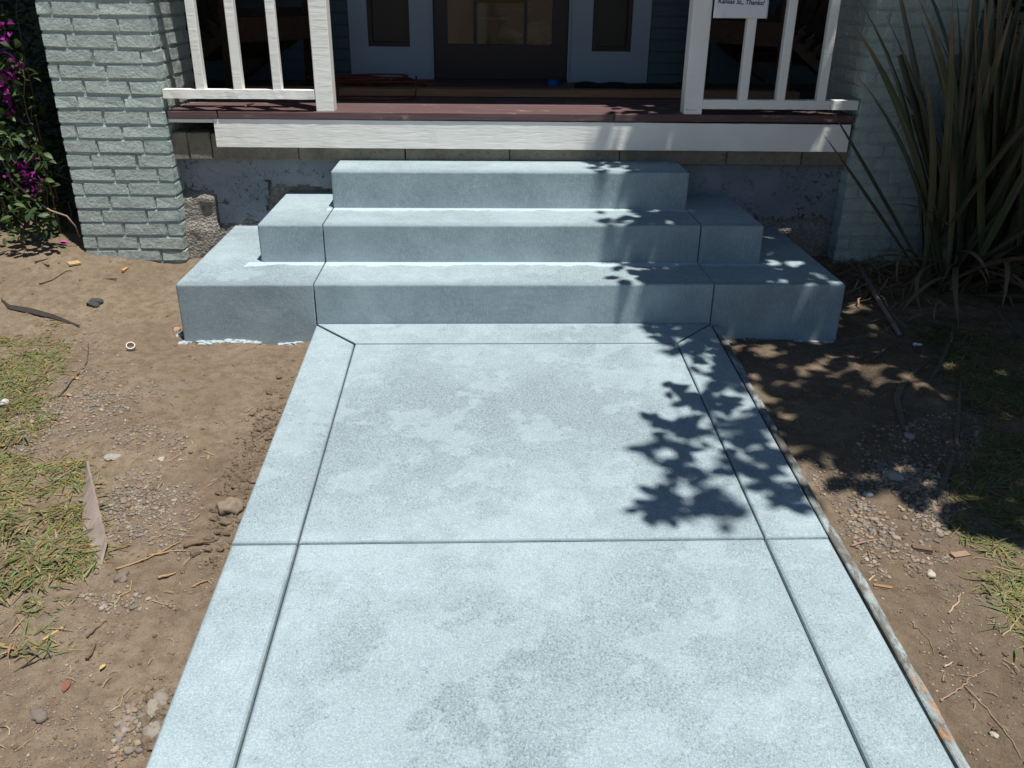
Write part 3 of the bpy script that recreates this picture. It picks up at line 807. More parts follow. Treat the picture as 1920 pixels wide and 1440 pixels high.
# ------------------------------------------------------------------ leaves and plants
def leaf_shape(L, Wd, bend=.15, fold=.12, n=4):
    V = []; Fc = []
    for i in range(n+1):
        t = i/n; w = Wd*.5*math.sin(math.pi*min(1, t*.92+.06))**.8*(1-.25*t) if 0 < i < n else (.0006 if i == 0 else .0003)
        z = -bend*L*t*t
        V += [(t*L, -w, z+fold*w*1.2), (t*L, 0, z), (t*L, w, z+fold*w*1.2)]
        if i:
            b = (i-1)*3; c = i*3; Fc += [(b, b+1, c+1, c), (b+1, b+2, c+2, c+1)]
    return V, Fc
M_BOUG = obj_tint('bougainvillea_leaf', [(.035, .075, .022), (.07, .12, .03), (.05, .09, .035), (.12, .17, .045)], .5, .4, .25)
M_BOUG2 = obj_tint('bougainvillea_mass', [(.04, .075, .022), (.06, .10, .03)], .55, .4, .25)
M_BRACT = obj_tint('magenta_bract', [(.23, .010, .18), (.31, .020, .25), (.18, .006, .14)], .6, .2, .3)
leafs = []
for q in range(5):
    v, f = leaf_shape(.045, .026, random.uniform(.05, .35), random.uniform(.1, .5)); leafs.append(mesh('leaf', v, f, M_BOUG, True))
bracts = []
for q in range(3):
    v, f = leaf_shape(.030, .022, random.uniform(-.2, .3), random.uniform(.3, .7), 3); bracts.append(mesh('bract', v, f, M_BRACT, True))
boug = empty('bougainvillea', (-2.45, 1.15, .05), 'bougainvillea bush with magenta bracts left of the sunlit brick pillar', 'shrub')
M_STEM = mat_plain('grey_brown_stem', (.17, .13, .09), .8, .2, 40, .3)
cnt = 0; bm_mass = []; stems_pts = []
def put_leaf(me_list, p, d, sc, name):
    o = bpy.data.objects.new(name, random.choice(me_list)); link(o)
    o.location = p; q = Vector(d).normalized().to_track_quat('X', 'Z'); e = q.to_euler()
    o.rotation_euler = (e.x+random.uniform(-.9, .9), e.y, e.z); o.scale = (sc, sc, sc)
    o.parent = boug; o.matrix_parent_inverse = WM(boug).inverted()
# arching stems with leaves; the front ones are in view
mass_V = []; mass_F = []; nstem = 0
for s in range(120):
    bx_ = random.uniform(-3.1, -2.15); by_ = random.uniform(.98, 1.6); bz_ = hz(bx_, by_)
    hgt = random.uniform(.25, 1.6); outx = random.uniform(-.25, .16); outy = random.uniform(-.34, .06)
    front = (by_+outy < 1.06)
    P = []
    for i in range(9):
        t = i/8; P.append(Vector((bx_+outx*t*t, by_+outy*t, bz_+hgt*(t-.28*t*t))) + Vector((random.uniform(-.012, .012), random.uniform(-.012, .012), 0)))
    if front or s % 3 == 0:
        part('stem', tube_me('stem', P, [.0045-.0035*i/8 for i in range(9)], M_STEM, 5), boug)
    nl = int(13+hgt*16)
    for j in range(nl):
        t = random.uniform(.15, 1); i = min(7, int(t*8)); p = P[i].lerp(P[i+1], t*8-i)
        a = random.uniform(0, 6.28); d = Vector((math.cos(a), math.sin(a)-.35, random.uniform(-.3, .6)))
        p = p+d*random.uniform(.0, .035)
        if p.x > -2.01 and p.y > .80: continue
        sc = random.uniform(.65, 1.35)
        vis = front and p.y < 1.12 and p.x > -2.62 and p.z < 1.25
        if vis and cnt < 290:
            put_leaf(leafs, p, d, sc, 'leaf'); cnt += 1
        else:
            v, f = leaf_shape(.045*sc, .026*sc, .2, .3, 3)
            q = d.normalized().to_track_quat('X', 'Z') @ Matrix.Rotation(random.uniform(-.9, .9), 3, 'X').to_quaternion()
            n0 = len(mass_V); mass_V += [p+q @ Vector(w) for w in v]; mass_F += [tuple(n0+k for k in w) for w in f]
# dense inner leaf mass
for s in range(5200):
    x = random.uniform(-3.4, -2.03); yv = random.uniform(1.0, 2.1); zt = 1.75-.25*(yv-1); z = random.uniform(hz(x, yv), zt)
    if x > -2.12 and yv < 1.12: continue
    p = Vector((x, yv, z)); a = random.uniform(0, 6.28); d = Vector((math.cos(a), math.sin(a)-.3, random.uniform(-.5, .5)))
    sc = random.uniform(.8, 1.6); v, f = leaf_shape(.045*sc, .028*sc, .2, .3, 3)
    q = d.normalized().to_track_quat('X', 'Z'); n0 = len(mass_V); mass_V += [p+q @ Vector(w) for w in v]; mass_F += [tuple(n0+k for k in w) for w in f]
tag(part('inner_foliage', mesh('inner_foliage', mass_V, mass_F, M_BOUG2, True), boug), kind='stuff')
def flower(p, k=6, r=.022):
    for j in range(k):
        a = 2*math.pi*j/k+random.uniform(-.4, .4); d = Vector((math.cos(a), -.6+.4*math.sin(a), math.sin(a)))
        put_leaf(bracts, Vector(p)+Vector((random.uniform(-r, r), random.uniform(-r, r), random.uniform(-r, r))), d, random.uniform(.8, 1.25), 'bract')
for (u, v, k) in ((6, 50, 7), (5, 75, 7), (20, 108, 4), (32, 127, 5), (3, 134, 5), (17, 140, 5), (5, 160, 7), (17, 190, 4), (24, 210, 4), (38, 308, 8), (55, 298, 5), (56, 322, 6), (50, 336, 8), (74, 346, 5), (63, 360, 6), (2, 330, 4), (10, 175, 3), (28, 118, 3)):
    flower(at(u, v, 1, random.uniform(.78, .90)), k)
# bare thorny stem leaning down to the pillar
P = [Vector(at(u, v, 1, yy)) for u, v, yy in ((20, 335, .90), (60, 372, .86), (95, 395, .84), (125, 405, .84), (142, 425, .86), (150, 445, .90))]
part('stem', tube_me('stem', P, [.004, .0045, .0045, .004, .0035, .003], mat_plain('pale_stem', (.33, .25, .18), .7, .3, 60, .3), 7), boug)
# a few brighter low sprigs in the sun
for (u, v) in ((58, 392), (66, 372), (88, 408), (82, 428), (100, 405), (45, 398), (30, 405), (12, 420), (8, 440), (15, 375), (28, 365), (5, 395), (40, 440), (95, 350), (85, 300), (60, 285), (22, 280), (10, 300), (78, 285), (18, 255), (35, 250), (8, 245), (30, 95), (10, 120), (20, 160), (45, 235), (8, 215)):
    c0 = Vector(at(u, v, 1, random.uniform(.76, .88)))
    for j in range(6):
        a = random.uniform(0, 6.28); d = Vector((math.cos(a), -.5, math.sin(a)*.8)); put_leaf(leafs, c0+d*random.uniform(.0, .022), d, random.uniform(.8, 1.3), 'leaf')

# ------------------------------------------------------------------ flax plant, every blade its own
def flax_mat():
    k = Mt('flax_blade', .34, .5)
    c = k.ramp(k.rnd(), [(0, (.035, .052, .030)), (.3, (.060, .078, .042)), (.55, (.085, .090, .048)), (.8, (.052, .068, .048)), (1, (.12, .105, .06))])
    ob = k.n('ShaderNodeTexCoord').outputs['Object']; xyz = k.xyz(ob)
    st = k.noise(1.0, 4, .7, k.scaled((3, 330, 2.5), vec=ob))
    c = k.mix(k.ramp(st, [(.40, 0.0), (.66, .75)]), c, k.mix(1.0, c, (2.0, 1.8, 1.9), 'MULTIPLY'))
    edge = k.ramp(k.math('ABSOLUTE', xyz[1]), [(.014, 0.0), (.0175, .8)])
    c = k.mix(edge, c, (.14, .085, .045))
    tip = k.math('MULTIPLY', k.ramp(k.math('ADD', xyz[2], k.math('MULTIPLY', k.noise(9, 3), .25)), [(.93, 0.0), (1.0, 1.0)]), .8)
    c = k.mix(tip, c, (.20, .13, .075)); k.color(c); k.normal(k.bump(st, .35, .002)); return k.m
M_FLAX = flax_mat()
M_DRY = obj_tint('dry_blade', [(.16, .115, .07), (.24, .18, .11), (.12, .085, .055)], .75, .25, .15)
def blade_me(name, L, wd, curve, fold, mat, n=9, twist=0.0):
    """grows along +z, bends towards +x"""
    V = []; Fc = []; x = z = 0.0; ang = 0.0
    for i in range(n+1):
        t = i/n; w = wd*.5*(min(1, .55+1.1*t) if t < .5 else (1-((t-.5)/.5)**2.2))
        w = max(w, .0006); tw = twist*t
        fx, fz = -math.cos(ang), math.sin(ang)
        for sgn in (-1, 0, 1):
            yy = sgn*w*math.cos(tw); off = (abs(sgn)*fold*w)
            V.append((x-fx*off+sgn*w*math.sin(tw)*.6, yy, z+fz*off*0+0))
        if i:
            b = (i-1)*3; c = i*3; Fc += [(b, b+1, c+1, c), (b+1, b+2, c+2, c+1)]
        ang = curve*(t**1.6); x += math.sin(ang)*L/n; z += math.cos(ang)*L/n
    return mesh(name, V, Fc, mat, True)
fl_root = on_soil(1795, 535)
flax = empty('flax_plant', fl_root, 'large dark sword leaved flax plant before the shaded right pillar', 'plant')
blades = [blade_me('blade', 1.0, .038, c, f, M_FLAX, 10, tw) for c, f, tw in ((.25, .5, .1), (.6, .6, -.2), (1.0, .5, .2), (.1, .7, .0), (1.5, .5, .3))]
drys = [blade_me('dry_blade', 1.0, .030, c, f, M_DRY, 10, tw) for c, f, tw in ((1.2, .3, .6), (1.9, .3, -.8), (2.4, .4, .4))]
def put_blade(lst, base, az, tilt, L, wsc=1.0, name='blade', roll=0.0):
    o = bpy.data.objects.new(name, random.choice(lst) if isinstance(lst, list) else lst); link(o)
    o.rotation_mode = 'XYZ'
    m = Matrix.Rotation(az, 3, 'Z') @ Matrix.Rotation(tilt, 3, 'Y') @ Matrix.Rotation(roll, 3, 'Z')
    o.rotation_euler = m.to_euler(); o.location = base; o.scale = (L, wsc, L)
    o.parent = flax; o.matrix_parent_inverse = WM(flax).inverted(); return o
for i in range(150):
    az = random.uniform(0, 6.28); tilt = abs(random.gauss(.36, .28)); L = random.uniform(.8, 1.75)
    if math.cos(az) < -.15 and tilt > .20: tilt *= .50          # few reach out over the steps
    base = fl_root+Vector((random.gauss(.05, .09), random.gauss(.04, .07), -.02))
    if tilt < .5: lst = [blades[0], blades[1], blades[3]]
    else: lst = [blades[0], blades[1], blades[2]]
    put_blade(lst, base, az, tilt, L, random.uniform(.75, 1.25), roll=random.uniform(-.6, .6))
for i in range(60):   # lower right fan and skirt
    az = random.uniform(-1.5, .5); tilt = random.uniform(.7, 1.3); L = random.uniform(.55, 1.1)
    base = fl_root+Vector((random.gauss(.08, .07), random.gauss(.0, .06), .0))
    put_blade([blades[1], blades[0], blades[2]], base, az, tilt, L, random.uniform(.7, 1.1), roll=random.uniform(-.6, .6))
def blade_between(p0, p1, wsc, me, sag=.0, name='blade'):
    d = Vector(p1)-Vector(p0); az = math.atan2(d.y, d.x); tilt = math.atan2(math.hypot(d.x, d.y), d.z)
    return put_blade(me, Vector(p0), az, tilt, d.length*1.02, wsc, name)
for (u0, v0, u1, v1, y0, y1, w) in ((1740, 520, 1568, 192, .55, .60, 1.0), (1725, 515, 1556, 246, .52, .52, .85), (1775, 470, 1733, 115, .62, .66, .95), (1800, 480, 1771, 190, .62, .70, .7), (1830, 500, 1918, 40, .6, .55, 1.0)):
    blade_between(at(u0, v0, 1, y0), at(u1, v1, 1, y1), w, blades[3])
for i in range(38):   # dry skirt
    az = random.uniform(-3.4, .4); tilt = random.uniform(.5, 1.15); L = random.uniform(.35, .75)
    base = fl_root+Vector((random.gauss(.0, .08), random.gauss(-.02, .07), .03))
    put_blade(drys, base, az, tilt, L, random.uniform(.4, .9), 'dry_blade', random.uniform(-.8, .8))
# dry litter strands between plant and steps
V = []; Fc = []
for i in range(330):
    u = random.gauss(1640, 75); v = random.gauss(520, 40)
    if u < 1540 or (u < 1600 and v > 520): continue
    p = on_soil(u, v); a = random.uniform(0, 6.28); L = random.uniform(.08, .3); w = random.uniform(.0015, .0045); k = random.uniform(-2.5, 2.5); h = random.uniform(.004, .05)
    for j in range(6):
        t = j/5; aa = a+k*t; q = p+Vector((math.cos(aa)*L*t, math.sin(aa)*L*t, .006+h*math.sin(math.pi*t)))
        V += [q+Vector((-math.sin(aa)*w, math.cos(aa)*w, 0)), q-Vector((-math.sin(aa)*w, math.cos(aa)*w, 0))]
        if j: b = len(V)-4; Fc.append((b, b+1, b+3, b+2))
tag(part('dry_litter', mesh('dry_litter', V, Fc, mat_plain('straw', (.22, .155, .085), .8, .2, 9, .5))), 'dry grassy litter strewn between the flax and the steps', 'litter', kind='stuff')

# ------------------------------------------------------------------ grass patches
M_GRASS = tinted('grass_blades', .55, .35, .25, 0)
def add_tint(me, cols_per_vert):
    ca = me.color_attributes.new('tint', 'FLOAT_COLOR', 'POINT')
    ca.data.foreach_set('color', np.asarray(cols_per_vert, np.float32).ravel())
def grass(polys, n, label, seed, yellow=.3):
    rs = random.Random(seed); V = []; Fc = []; C = []
    for poly, dens in polys:
        us = [p[0] for p in poly]; vs = [p[1] for p in poly]; k = 0; tries = 0
        while k < dens and tries < dens*12:
            tries += 1
            u = rs.uniform(min(us), max(us)); v = rs.uniform(min(vs), max(vs))
            if not bool(inside(np.array([u]), np.array([v]), poly)[0]): continue
            p0 = at(u, v, 2, -.07)
            if fbm([p0[0]], [p0[1]], 6, 3, seed)[0] < rs.uniform(-.34, .02): continue
            k += 1
            p = on_soil(u, v); tuft = rs.randint(2, 8)
            for _ in range(tuft):
                a = rs.uniform(0, 6.28); L = rs.uniform(.012, .04)+.05*rs.random()**4; w = rs.uniform(.0009, .0029); el = rs.uniform(.0, .45)
                dead = rs.random() < yellow+.6*max(0, .25-abs(float(vn(p.x*4, p.y*4, 3))))
                c = (rs.uniform(.25, .42), rs.uniform(.21, .34), rs.uniform(.10, .17)) if dead else (rs.uniform(.13, .25), rs.uniform(.145, .24), rs.uniform(.05, .10))
                if dead: el *= .45
                b = p+Vector((rs.gauss(0, .018), rs.gauss(0, .018), -.003)); dx, dy = math.cos(a), math.sin(a); n0 = len(V)
                for t, ww in ((0, .8), (.5, 1.0), (.85, .6)):
                    e2 = el*(1-.75*t); q = b+Vector((dx*L*t*math.cos(e2), dy*L*t*math.cos(e2), L*t*math.sin(el)*(1-.35*t)+.002))
                    V += [q+Vector((-dy*w*ww, dx*w*ww, .001)), q-Vector((-dy*w*ww, dx*w*ww, -.001))]
                V.append(b+Vector((dx*L, dy*L, L*math.sin(el)*.62)))
                Fc += [(n0, n0+1, n0+3, n0+2), (n0+2, n0+3, n0+5, n0+4), (n0+4, n0+5, n0+6)]
                f = rs.uniform(.8, 1.15); C += [(c[0]*f, c[1]*f, c[2]*f, 1)]*7
    me = mesh('grass', V, Fc, M_GRASS); add_tint(me, C)
    tag(part('grass', me), label, 'grass', kind='stuff')
grass([([(-150, 640), (20, 628), (112, 640), (120, 690), (75, 720), (95, 790), (40, 830), (-150, 850)], 1900),
       ([(-150, 860), (30, 850), (120, 880), (160, 890), (175, 1000), (190, 1050), (130, 1090), (160, 1125), (60, 1180), (-150, 1210)], 2000),
       ([(20, 1190), (110, 1170), (100, 1220), (40, 1225)], 26), ([(90, 605), (112, 600), (115, 622), (95, 622)], 9), ([(115, 860), (150, 870), (150, 915), (125, 915)], 60)],
      0, 'sunlit patchy green and straw grass at the left of the soil', 21, .42)
grass([([(1745, 640), (1850, 615), (2050, 640), (2050, 1120), (1900, 1080), (1850, 1020), (1770, 990), (1790, 900), (1850, 800), (1790, 720)], 2600),
       ([(1725, 600), (1790, 600), (1800, 680), (1730, 670)], 160), ([(1850, 1080), (1990, 1110), (1990, 1230), (1890, 1200)], 200)],
      0, 'mostly shaded green grass at the right below the flax', 22, .3)

# ------------------------------------------------------------------ pebbles
M_STONE = tinted('pebble', .85, .25, 0, .4, 200)
ico = bmesh.new(); bmesh.ops.create_icosphere(ico, subdivisions=1, radius=1.0)
IV = np.array([v.co[:] for v in ico.verts]); IF = np.array([[v.index for v in f.verts] for f in ico.faces]); ico.free()
ico = bmesh.new(); bmesh.ops.create_icosphere(ico, subdivisions=2, radius=1.0)
IV2 = np.array([v.co[:] for v in ico.verts]); IF2 = np.array([[v.index for v in f.verts] for f in ico.faces]); ico.free()
PAL = [(.26, .21, .17), (.21, .19, .175), (.30, .25, .20), (.34, .27, .19), (.24, .17, .135), (.19, .19, .19), (.38, .34, .29), (.17, .15, .135), (.33, .22, .15)]
def gravel(polys, label, seed):
    rs = random.Random(seed); V = []; Fc = []; C = []; nv = 0
    for poly, num, s0, s1 in polys:
        us = [p[0] for p in poly]; vs = [p[1] for p in poly]; k = 0; tr = 0
        while k < num and tr < num*20:
            tr += 1
            u = rs.uniform(min(us), max(us)); v = rs.uniform(min(vs), max(vs))
            if not bool(inside(np.array([u]), np.array([v]), poly)[0]): continue
            p = on_soil(u, v)
            if A0-.012 < p.x < A1+.055 and p.y < 0: continue
            if rs.random() > .5+1.6*float(vn(p.x*9, p.y*9, 6))+.8*float(vn(p.x*3.5, p.y*3.5, 2)): continue
            k += 1; s = s0+(s1-s0)*rs.random()**2.2
            a = rs.uniform(0, 6.28); sx, sy, sz = s*rs.uniform(.8, 1.3), s*rs.uniform(.6, 1.0), s*rs.uniform(.4, .7)
            B = IV2 if s > .006 else IV; Ff = IF2 if s > .006 else IF
            X = B*(1+.7*vn(B[:, 0]*1.7+k, B[:, 1]*1.7+B[:, 2])[:, None])
            X = X*np.array([sx, sy, sz]); ca, sa = math.cos(a), math.sin(a)
            X = np.stack([X[:, 0]*ca-X[:, 1]*sa+p.x, X[:, 0]*sa+X[:, 1]*ca+p.y, X[:, 2]+p.z+sz*.35], 1)
            V.append(X); Fc.append(Ff+nv); nv += len(X); c = rs.choice(PAL); c = tuple(a*.62+b*.38 for a, b in zip(c, (.215, .168, .12))); f = rs.uniform(.75, 1.2); C += [(c[0]*f, c[1]*f, c[2]*f, 1)]*len(X)
    me = mesh('gravel', np.concatenate(V), np.concatenate(Fc), M_STONE, True); add_tint(me, C)
    tag(part('gravel', me), label, 'gravel', kind='stuff')
gravel([([(90, 700), (160, 670), (225, 690), (240, 760), (190, 830), (230, 900), (330, 880), (330, 960), (270, 1010), (215, 1040), (180, 900), (100, 850), (40, 800), (80, 770)], 750, .0024, .008),
        ([(60, 640), (250, 640), (400, 900), (330, 1060), (150, 1120), (170, 880), (0, 840)], 3400, .0018, .007),
        ([(0, 480), (330, 500), (560, 680), (480, 900), (330, 1440), (0, 1440)], 3600, .0010, .0046),
        ([(190, 980), (300, 1000), (330, 1150), (200, 1150), (120, 1100)], 350, .002, .007),
        ([(230, 1330), (300, 1300), (320, 1440), (200, 1440)], 130, .003, .011)],
       'sunlit mixed pebbles scattered over the soil left of the walkway', 31)
gravel([([(1590, 930), (1640, 860), (1780, 850), (1780, 1000), (1740, 1030), (1660, 1040), (1600, 1010)], 1300, .003, .0095),
        ([(1500, 860), (1620, 800), (1840, 760), (1830, 1040), (1640, 1090)], 1700, .002, .0075),
        ([(1350, 640), (1740, 640), (1920, 1100), (1920, 1440), (1830, 1440), (1550, 960)], 2200, .0010, .0048),
        ([(1610, 1040), (1720, 1030), (1730, 1075), (1650, 1080)], 90, .003, .007)],
       'half shaded pebbles in the soil right of the walkway', 32)
# single stones one can point at
def stone(u, v, s, col, label, flat=.55, name='stone', mat=None, sub=3, rough=.65):
    p = on_soil(u, v); bm = bmesh.new(); bmesh.ops.create_icosphere(bm, subdivisions=sub, radius=1.0); sd = random.uniform(0, 50)
    for w in bm.verts:
        n = w.co.normalized(); r = 1+rough*float(fbm([n.x*1.3+sd], [n.y*1.3+n.z*.9], 1.6, 4, 2)[0])
        w.co = Vector((n.x*s*1.15*r, n.y*s*.9*r, n.z*s*flat*r))
    bmesh.ops.rotate(bm, verts=bm.verts, matrix=Matrix.Rotation(random.uniform(0, 6.28), 3, 'Z'))
    me = bm_mesh(name, bm, mat or mat_plain('stone_'+str(int(u)), col, .9, .2, 60, .3, .5, 220), True)
    o = part(name, me, None, (p.x, p.y, p.z+s*flat*.18)); tag(o, label, 'stone' if name == 'stone' else name.replace('_', ' ')); return o
stone(178, 571, .034, (.06, .062, .055), 'dark grey cement clod on the soil left of the steps', .7, 'cement_clod', None, 4, .45)
stone(212, 857, .022, (.29, .27, .23), 'flat pale grey stone in the gravel left of the walkway', .3)
stone(302, 861, .011, (.40, .35, .28), 'small white pebble right of the flat pale stone', .6)
stone(432, 955, .030, (.21, .165, .12), 'knobbly tan lump of rubble against the left walkway edge', .8, 'stone', None, 4, .6)
stone(287, 1328, .021, (.25, .215, .17), 'round pale stone by the lower left walkway edge', .6)
stone(303, 1312, .022, (.22, .19, .16), 'brown stone tucked under the lower left walkway edge', .6)
stone(285, 1375, .020, (.24, .21, .175), 'pale stone nearest the bottom left walkway edge', .6)
stone(228, 1083, .020, (.17, .14, .11), 'oval brown stone below the end of the edging strip', .55)
stone(72, 1342, .017, (.17, .14, .115), 'dark brown pebble in the bare soil at lower left', .6)
stone(332, 620, .018, (.33, .225, .15), 'orange tan stone at the foot of the left end step', .7)
stone(337, 630, .012, (.42, .46, .47), 'white slurry crumb at the foot of the left end step', .6)
stone(1675, 893, .022, (.28, .26, .24), 'largest grey stone in the shaded gravel', .6)
stone(1705, 818, .016, (.26, .25, .23), 'grey stone lying at the tip of the dead flax leaf', .6)
stone(1628, 928, .013, (.30, .31, .33), 'bluish pebble at the edge of the right gravel', .6)
stone(1745, 1078, .013, (.42, .37, .30), 'pale pebble on the sunlit soil right of the form board', .6)
stone(1863, 1378, .008, (.42, .38, .31), 'white pebble at the lower right corner of the soil', .7)
stone(1720, 647, .018, (.80, .80, .80), 'scrap of white paper in the weeds before the flax', .45, 'paper_scrap', None, 2, .9)
stone(8, 757, .020, (.45, .46, .45), 'pale concrete crumb in the grass at the left edge', .6)

# crumbs of soil along the walk's left side
V = []; Fc = []; nv = 0; rs = random.Random(5)
for i in range(5200):
    if i >= 1100:
        if i % 5 < 3: u, v = rs.uniform(-40, 560), 470+970*rs.random()
        else: u, v = rs.uniform(1360, 1960), 640+800*rs.random()
        q0 = at(u, v, 2, -.07)
        if rs.random() > .5+1.5*float(vn(q0[0]*6, q0[1]*6, 12)): continue
    elif i < 850: u, v = rs.gauss(462, 16), rs.gauss(880, 75); u += (880-v)*.40
    else: u, v = rs.uniform(270, 330), rs.uniform(1290, 1420)
    p = on_soil(u, v)
    if A0-.004 < p.x < A1+.05 and p.y < .02: continue
    if XL1-.01 < p.x < XR1+.01 and p.y > -.012: continue
    s = .002+.012*rs.random()**3 if i < 1100 else .0012+.006*rs.random()**3; X = IV2*(1+1.3*vn(IV2[:, 0]*1.9+i, IV2[:, 1]*1.9+IV2[:, 2]*1.3)[:, None])*np.array([s, s*rs.uniform(.7, 1), s*.75])
    X = X+np.array([p.x, p.y, p.z+s*.05]); V.append(X); Fc.append(IF2+nv); nv += len(X)
tag(part('soil_crumbs', mesh('soil_crumbs', np.concatenate(V), np.concatenate(Fc), M_SOIL, True)), 'loose soil crumbs heaped along the left walkway edge and scattered about', 'soil', kind='stuff')

# ------------------------------------------------------------------ small things on the ground
def ribbon(name, uv, width, thick, mat, lift=.004, stand=0.0, n=24, taper=True, zs=None):
    """a strip lying on (stand=0) or standing in (stand=1) the soil through picture points"""
    ctl = [on_soil(u, v) for u, v in uv]
    if zs: ctl = [c+Vector((0, 0, z)) for c, z in zip(ctl, zs)]
    V = []; Fc = []
    for i in range(n+1):
        t = i/n*(len(ctl)-1); k = min(int(t), len(ctl)-2); p = ctl[k].lerp(ctl[k+1], t-k)
        d = (ctl[k+1]-ctl[k]).normalized(); s = Vector((-d.y, d.x, 0)).normalized(); up = Vector((0, 0, 1))
        a = (s*(1-stand)+up*stand).normalized(); nrm = d.cross(a).normalized()
        if nrm.z < 0: nrm = -nrm
        w = width*(math.sin(math.pi*min(max(i/n, .06), .94))**.6 if taper else 1)
        c = p+Vector((0, 0, lift+stand*w*.4))
        for sa, sn in ((-1, -1), (1, -1), (1, 1), (-1, 1)): V.append(c+a*sa*w*.5+nrm*sn*thick*.5)
        if i:
            b = (i-1)*4; e = i*4
            for j in range(4): Fc.append((b+j, b+(j+1) % 4, e+(j+1) % 4, e+j))
    Fc += [(3, 2, 1, 0), tuple(n*4+j for j in range(4))]
    return part(name, mesh(name, V, Fc, mat))
M_LEAFDRY = wood('dead_flax_leaf', (.10, .08, .062), (.18, .145, .11), (40, 40, 40), .8)
M_DARKSTRIP = mat_plain('dark_strip', (.075, .064, .055), .75, .3, 30, .25)
M_EDGE = wood('weathered_edging', (.17, .132, .108), (.27, .218, .185), (30, 9, 12), .8, (.5, .46, .42), .68)
def edging():
    # weathered board sunk in the soil, its face leaning towards the walk
    top = [on_soil(u, v+6)+Vector((0, 0, .022)) for u, v in ((164, 870), (174, 915), (188, 975), (200, 1022))]
    bot = [on_soil(u, v)+Vector((0, 0, .002)) for u, v in ((160, 876), (150, 940), (158, 1005), (186, 1060))]
    V = []; Fc = []; n = 24
    def interp(L, t):
        t = t*(len(L)-1); k = min(int(t), len(L)-2); return Vector(L[k]).lerp(Vector(L[k+1]), t-k)
    for i in range(n+1):
        a = interp(top, i/n); b = interp(bot, i/n); w = .002*math.sin(i*1.7); nn = Vector((.006, .002, -.002))
        V += [a+Vector((0, w, 0)), b, b+nn, a+nn+Vector((0, w, 0))]
        if i:
            p = (i-1)*4; q = i*4
            for j in range(4): Fc.append((p+j, q+j, q+(j+1) % 4, p+(j+1) % 4))
    Fc += [(0, 1, 2, 3), tuple(n*4+j for j in (3, 2, 1, 0))]
    return part('edging_strip', mesh('edging_strip', V, Fc, M_EDGE))
tag(edging(), 'weathered brown lawn edging strip beside the left grass', 'edging')
tag(ribbon('dead_leaf_strip', [(6, 575), (20, 588), (55, 592), (100, 598), (150, 615)], .021, .0025, M_DARKSTRIP, .008, .72, 26, True), 'dark curled leaf strip on the soil above the left grass', 'leaf')
def chip(u, v, L, w, t, az, col, label, cat='wood chip', name='wood_chip'):
    p = on_soil(u, v); d = Vector((math.cos(az), math.sin(az), 0))*L*.5
    me = plank_me(name, Vector((0, 0, t*.7))-d, Vector((0, 0, t*.7))+d, w, t, (.12, .05, 1), mat_plain(name+str(int(u)), col, .8, .2, 50, .25), .0008)
    tag(part(name, me, None, p), label, cat)
chip(142, 508, .05, .05, .005, .6, (.40, .28, .13), 'yellow flat wood chip on the soil left of the steps')
chip(235, 511, .05, .013, .008, 1.5, (.42, .22, .09), 'orange wood splinter standing out right of the yellow chip')
chip(80, 500, .06, .008, .005, .9, (.12, .08, .05), 'dark brown wood splinter left of the yellow chip')
chip(88, 506, .05, .008, .005, -.6, (.13, .085, .055), 'dark brown splinter lying across its twin left of the yellow chip')
chip(100, 1190, .05, .005, .004, 1.0, (.40, .26, .15), 'thin tan stick on the bare soil below the left grass', 'stick', 'stick')
chip(1728, 1033, .05, .02, .01, -.3, (.15, .10, .075), 'dark chip of bark beside the right gravel', 'bark')
chip(1800, 1043, .05, .02, .007, .2, (.27, .185, .12), 'broken tan piece of wood at the edge of the right grass')
chip(1655, 1102, .045, .009, .005, -.3, (.28, .17, .10), 'orange splinter beside the form board')
chip(206, 525, .06, .008, .004, .05, (.10, .115, .12), 'grey smear of cement right of the yellow chip', 'cement crumb', 'cement_crumb')
# pvc ring
p = on_soil(246, 656); bm = bmesh.new(); n = 24; ring = []
for k in range(n):
    a = 2*math.pi*k/n; c_, s_ = math.cos(a), math.sin(a); ring.append([bm.verts.new((r*c_, r*s_, z)) for r, z in ((.017, 0), (.017, .022), (.0135, .022), (.0135, 0))])
for k in range(n):
    for j in range(4): bm.faces.new((ring[k][j], ring[(k+1) % n][j], ring[(k+1) % n][(j+1) % 4], ring[k][(j+1) % 4]))
bmesh.ops.recalc_face_normals(bm, faces=list(bm.faces)); bmesh.ops.rotate(bm, verts=bm.verts, matrix=Matrix.Rotation(.55, 3, 'X') @ Matrix.Rotation(.25, 3, 'Y'))
tag(part('pipe_ring', bm_mesh('pipe_ring', bm, mat_plain('aged_plastic', (.55, .52, .45), .5)), None, (p.x, p.y, p.z+.006)), 'short white plastic pipe ring on the soil before the left end step', 'pipe ring')
# round stake on the right
P = [on_soil(1606, 520)+Vector((0, 0, .06)), on_soil(1640, 570)+Vector((0, 0, .035)), on_soil(1686, 632)+Vector((0, 0, .012))]
tag(part('stake', tube_me('stake', P, [.0105, .011, .010], mat_plain('weathered_stake', (.20, .19, .18), .85, .2, 70, .45, .6), 9)), 'weathered grey round stake leaning right of the steps', 'stake')
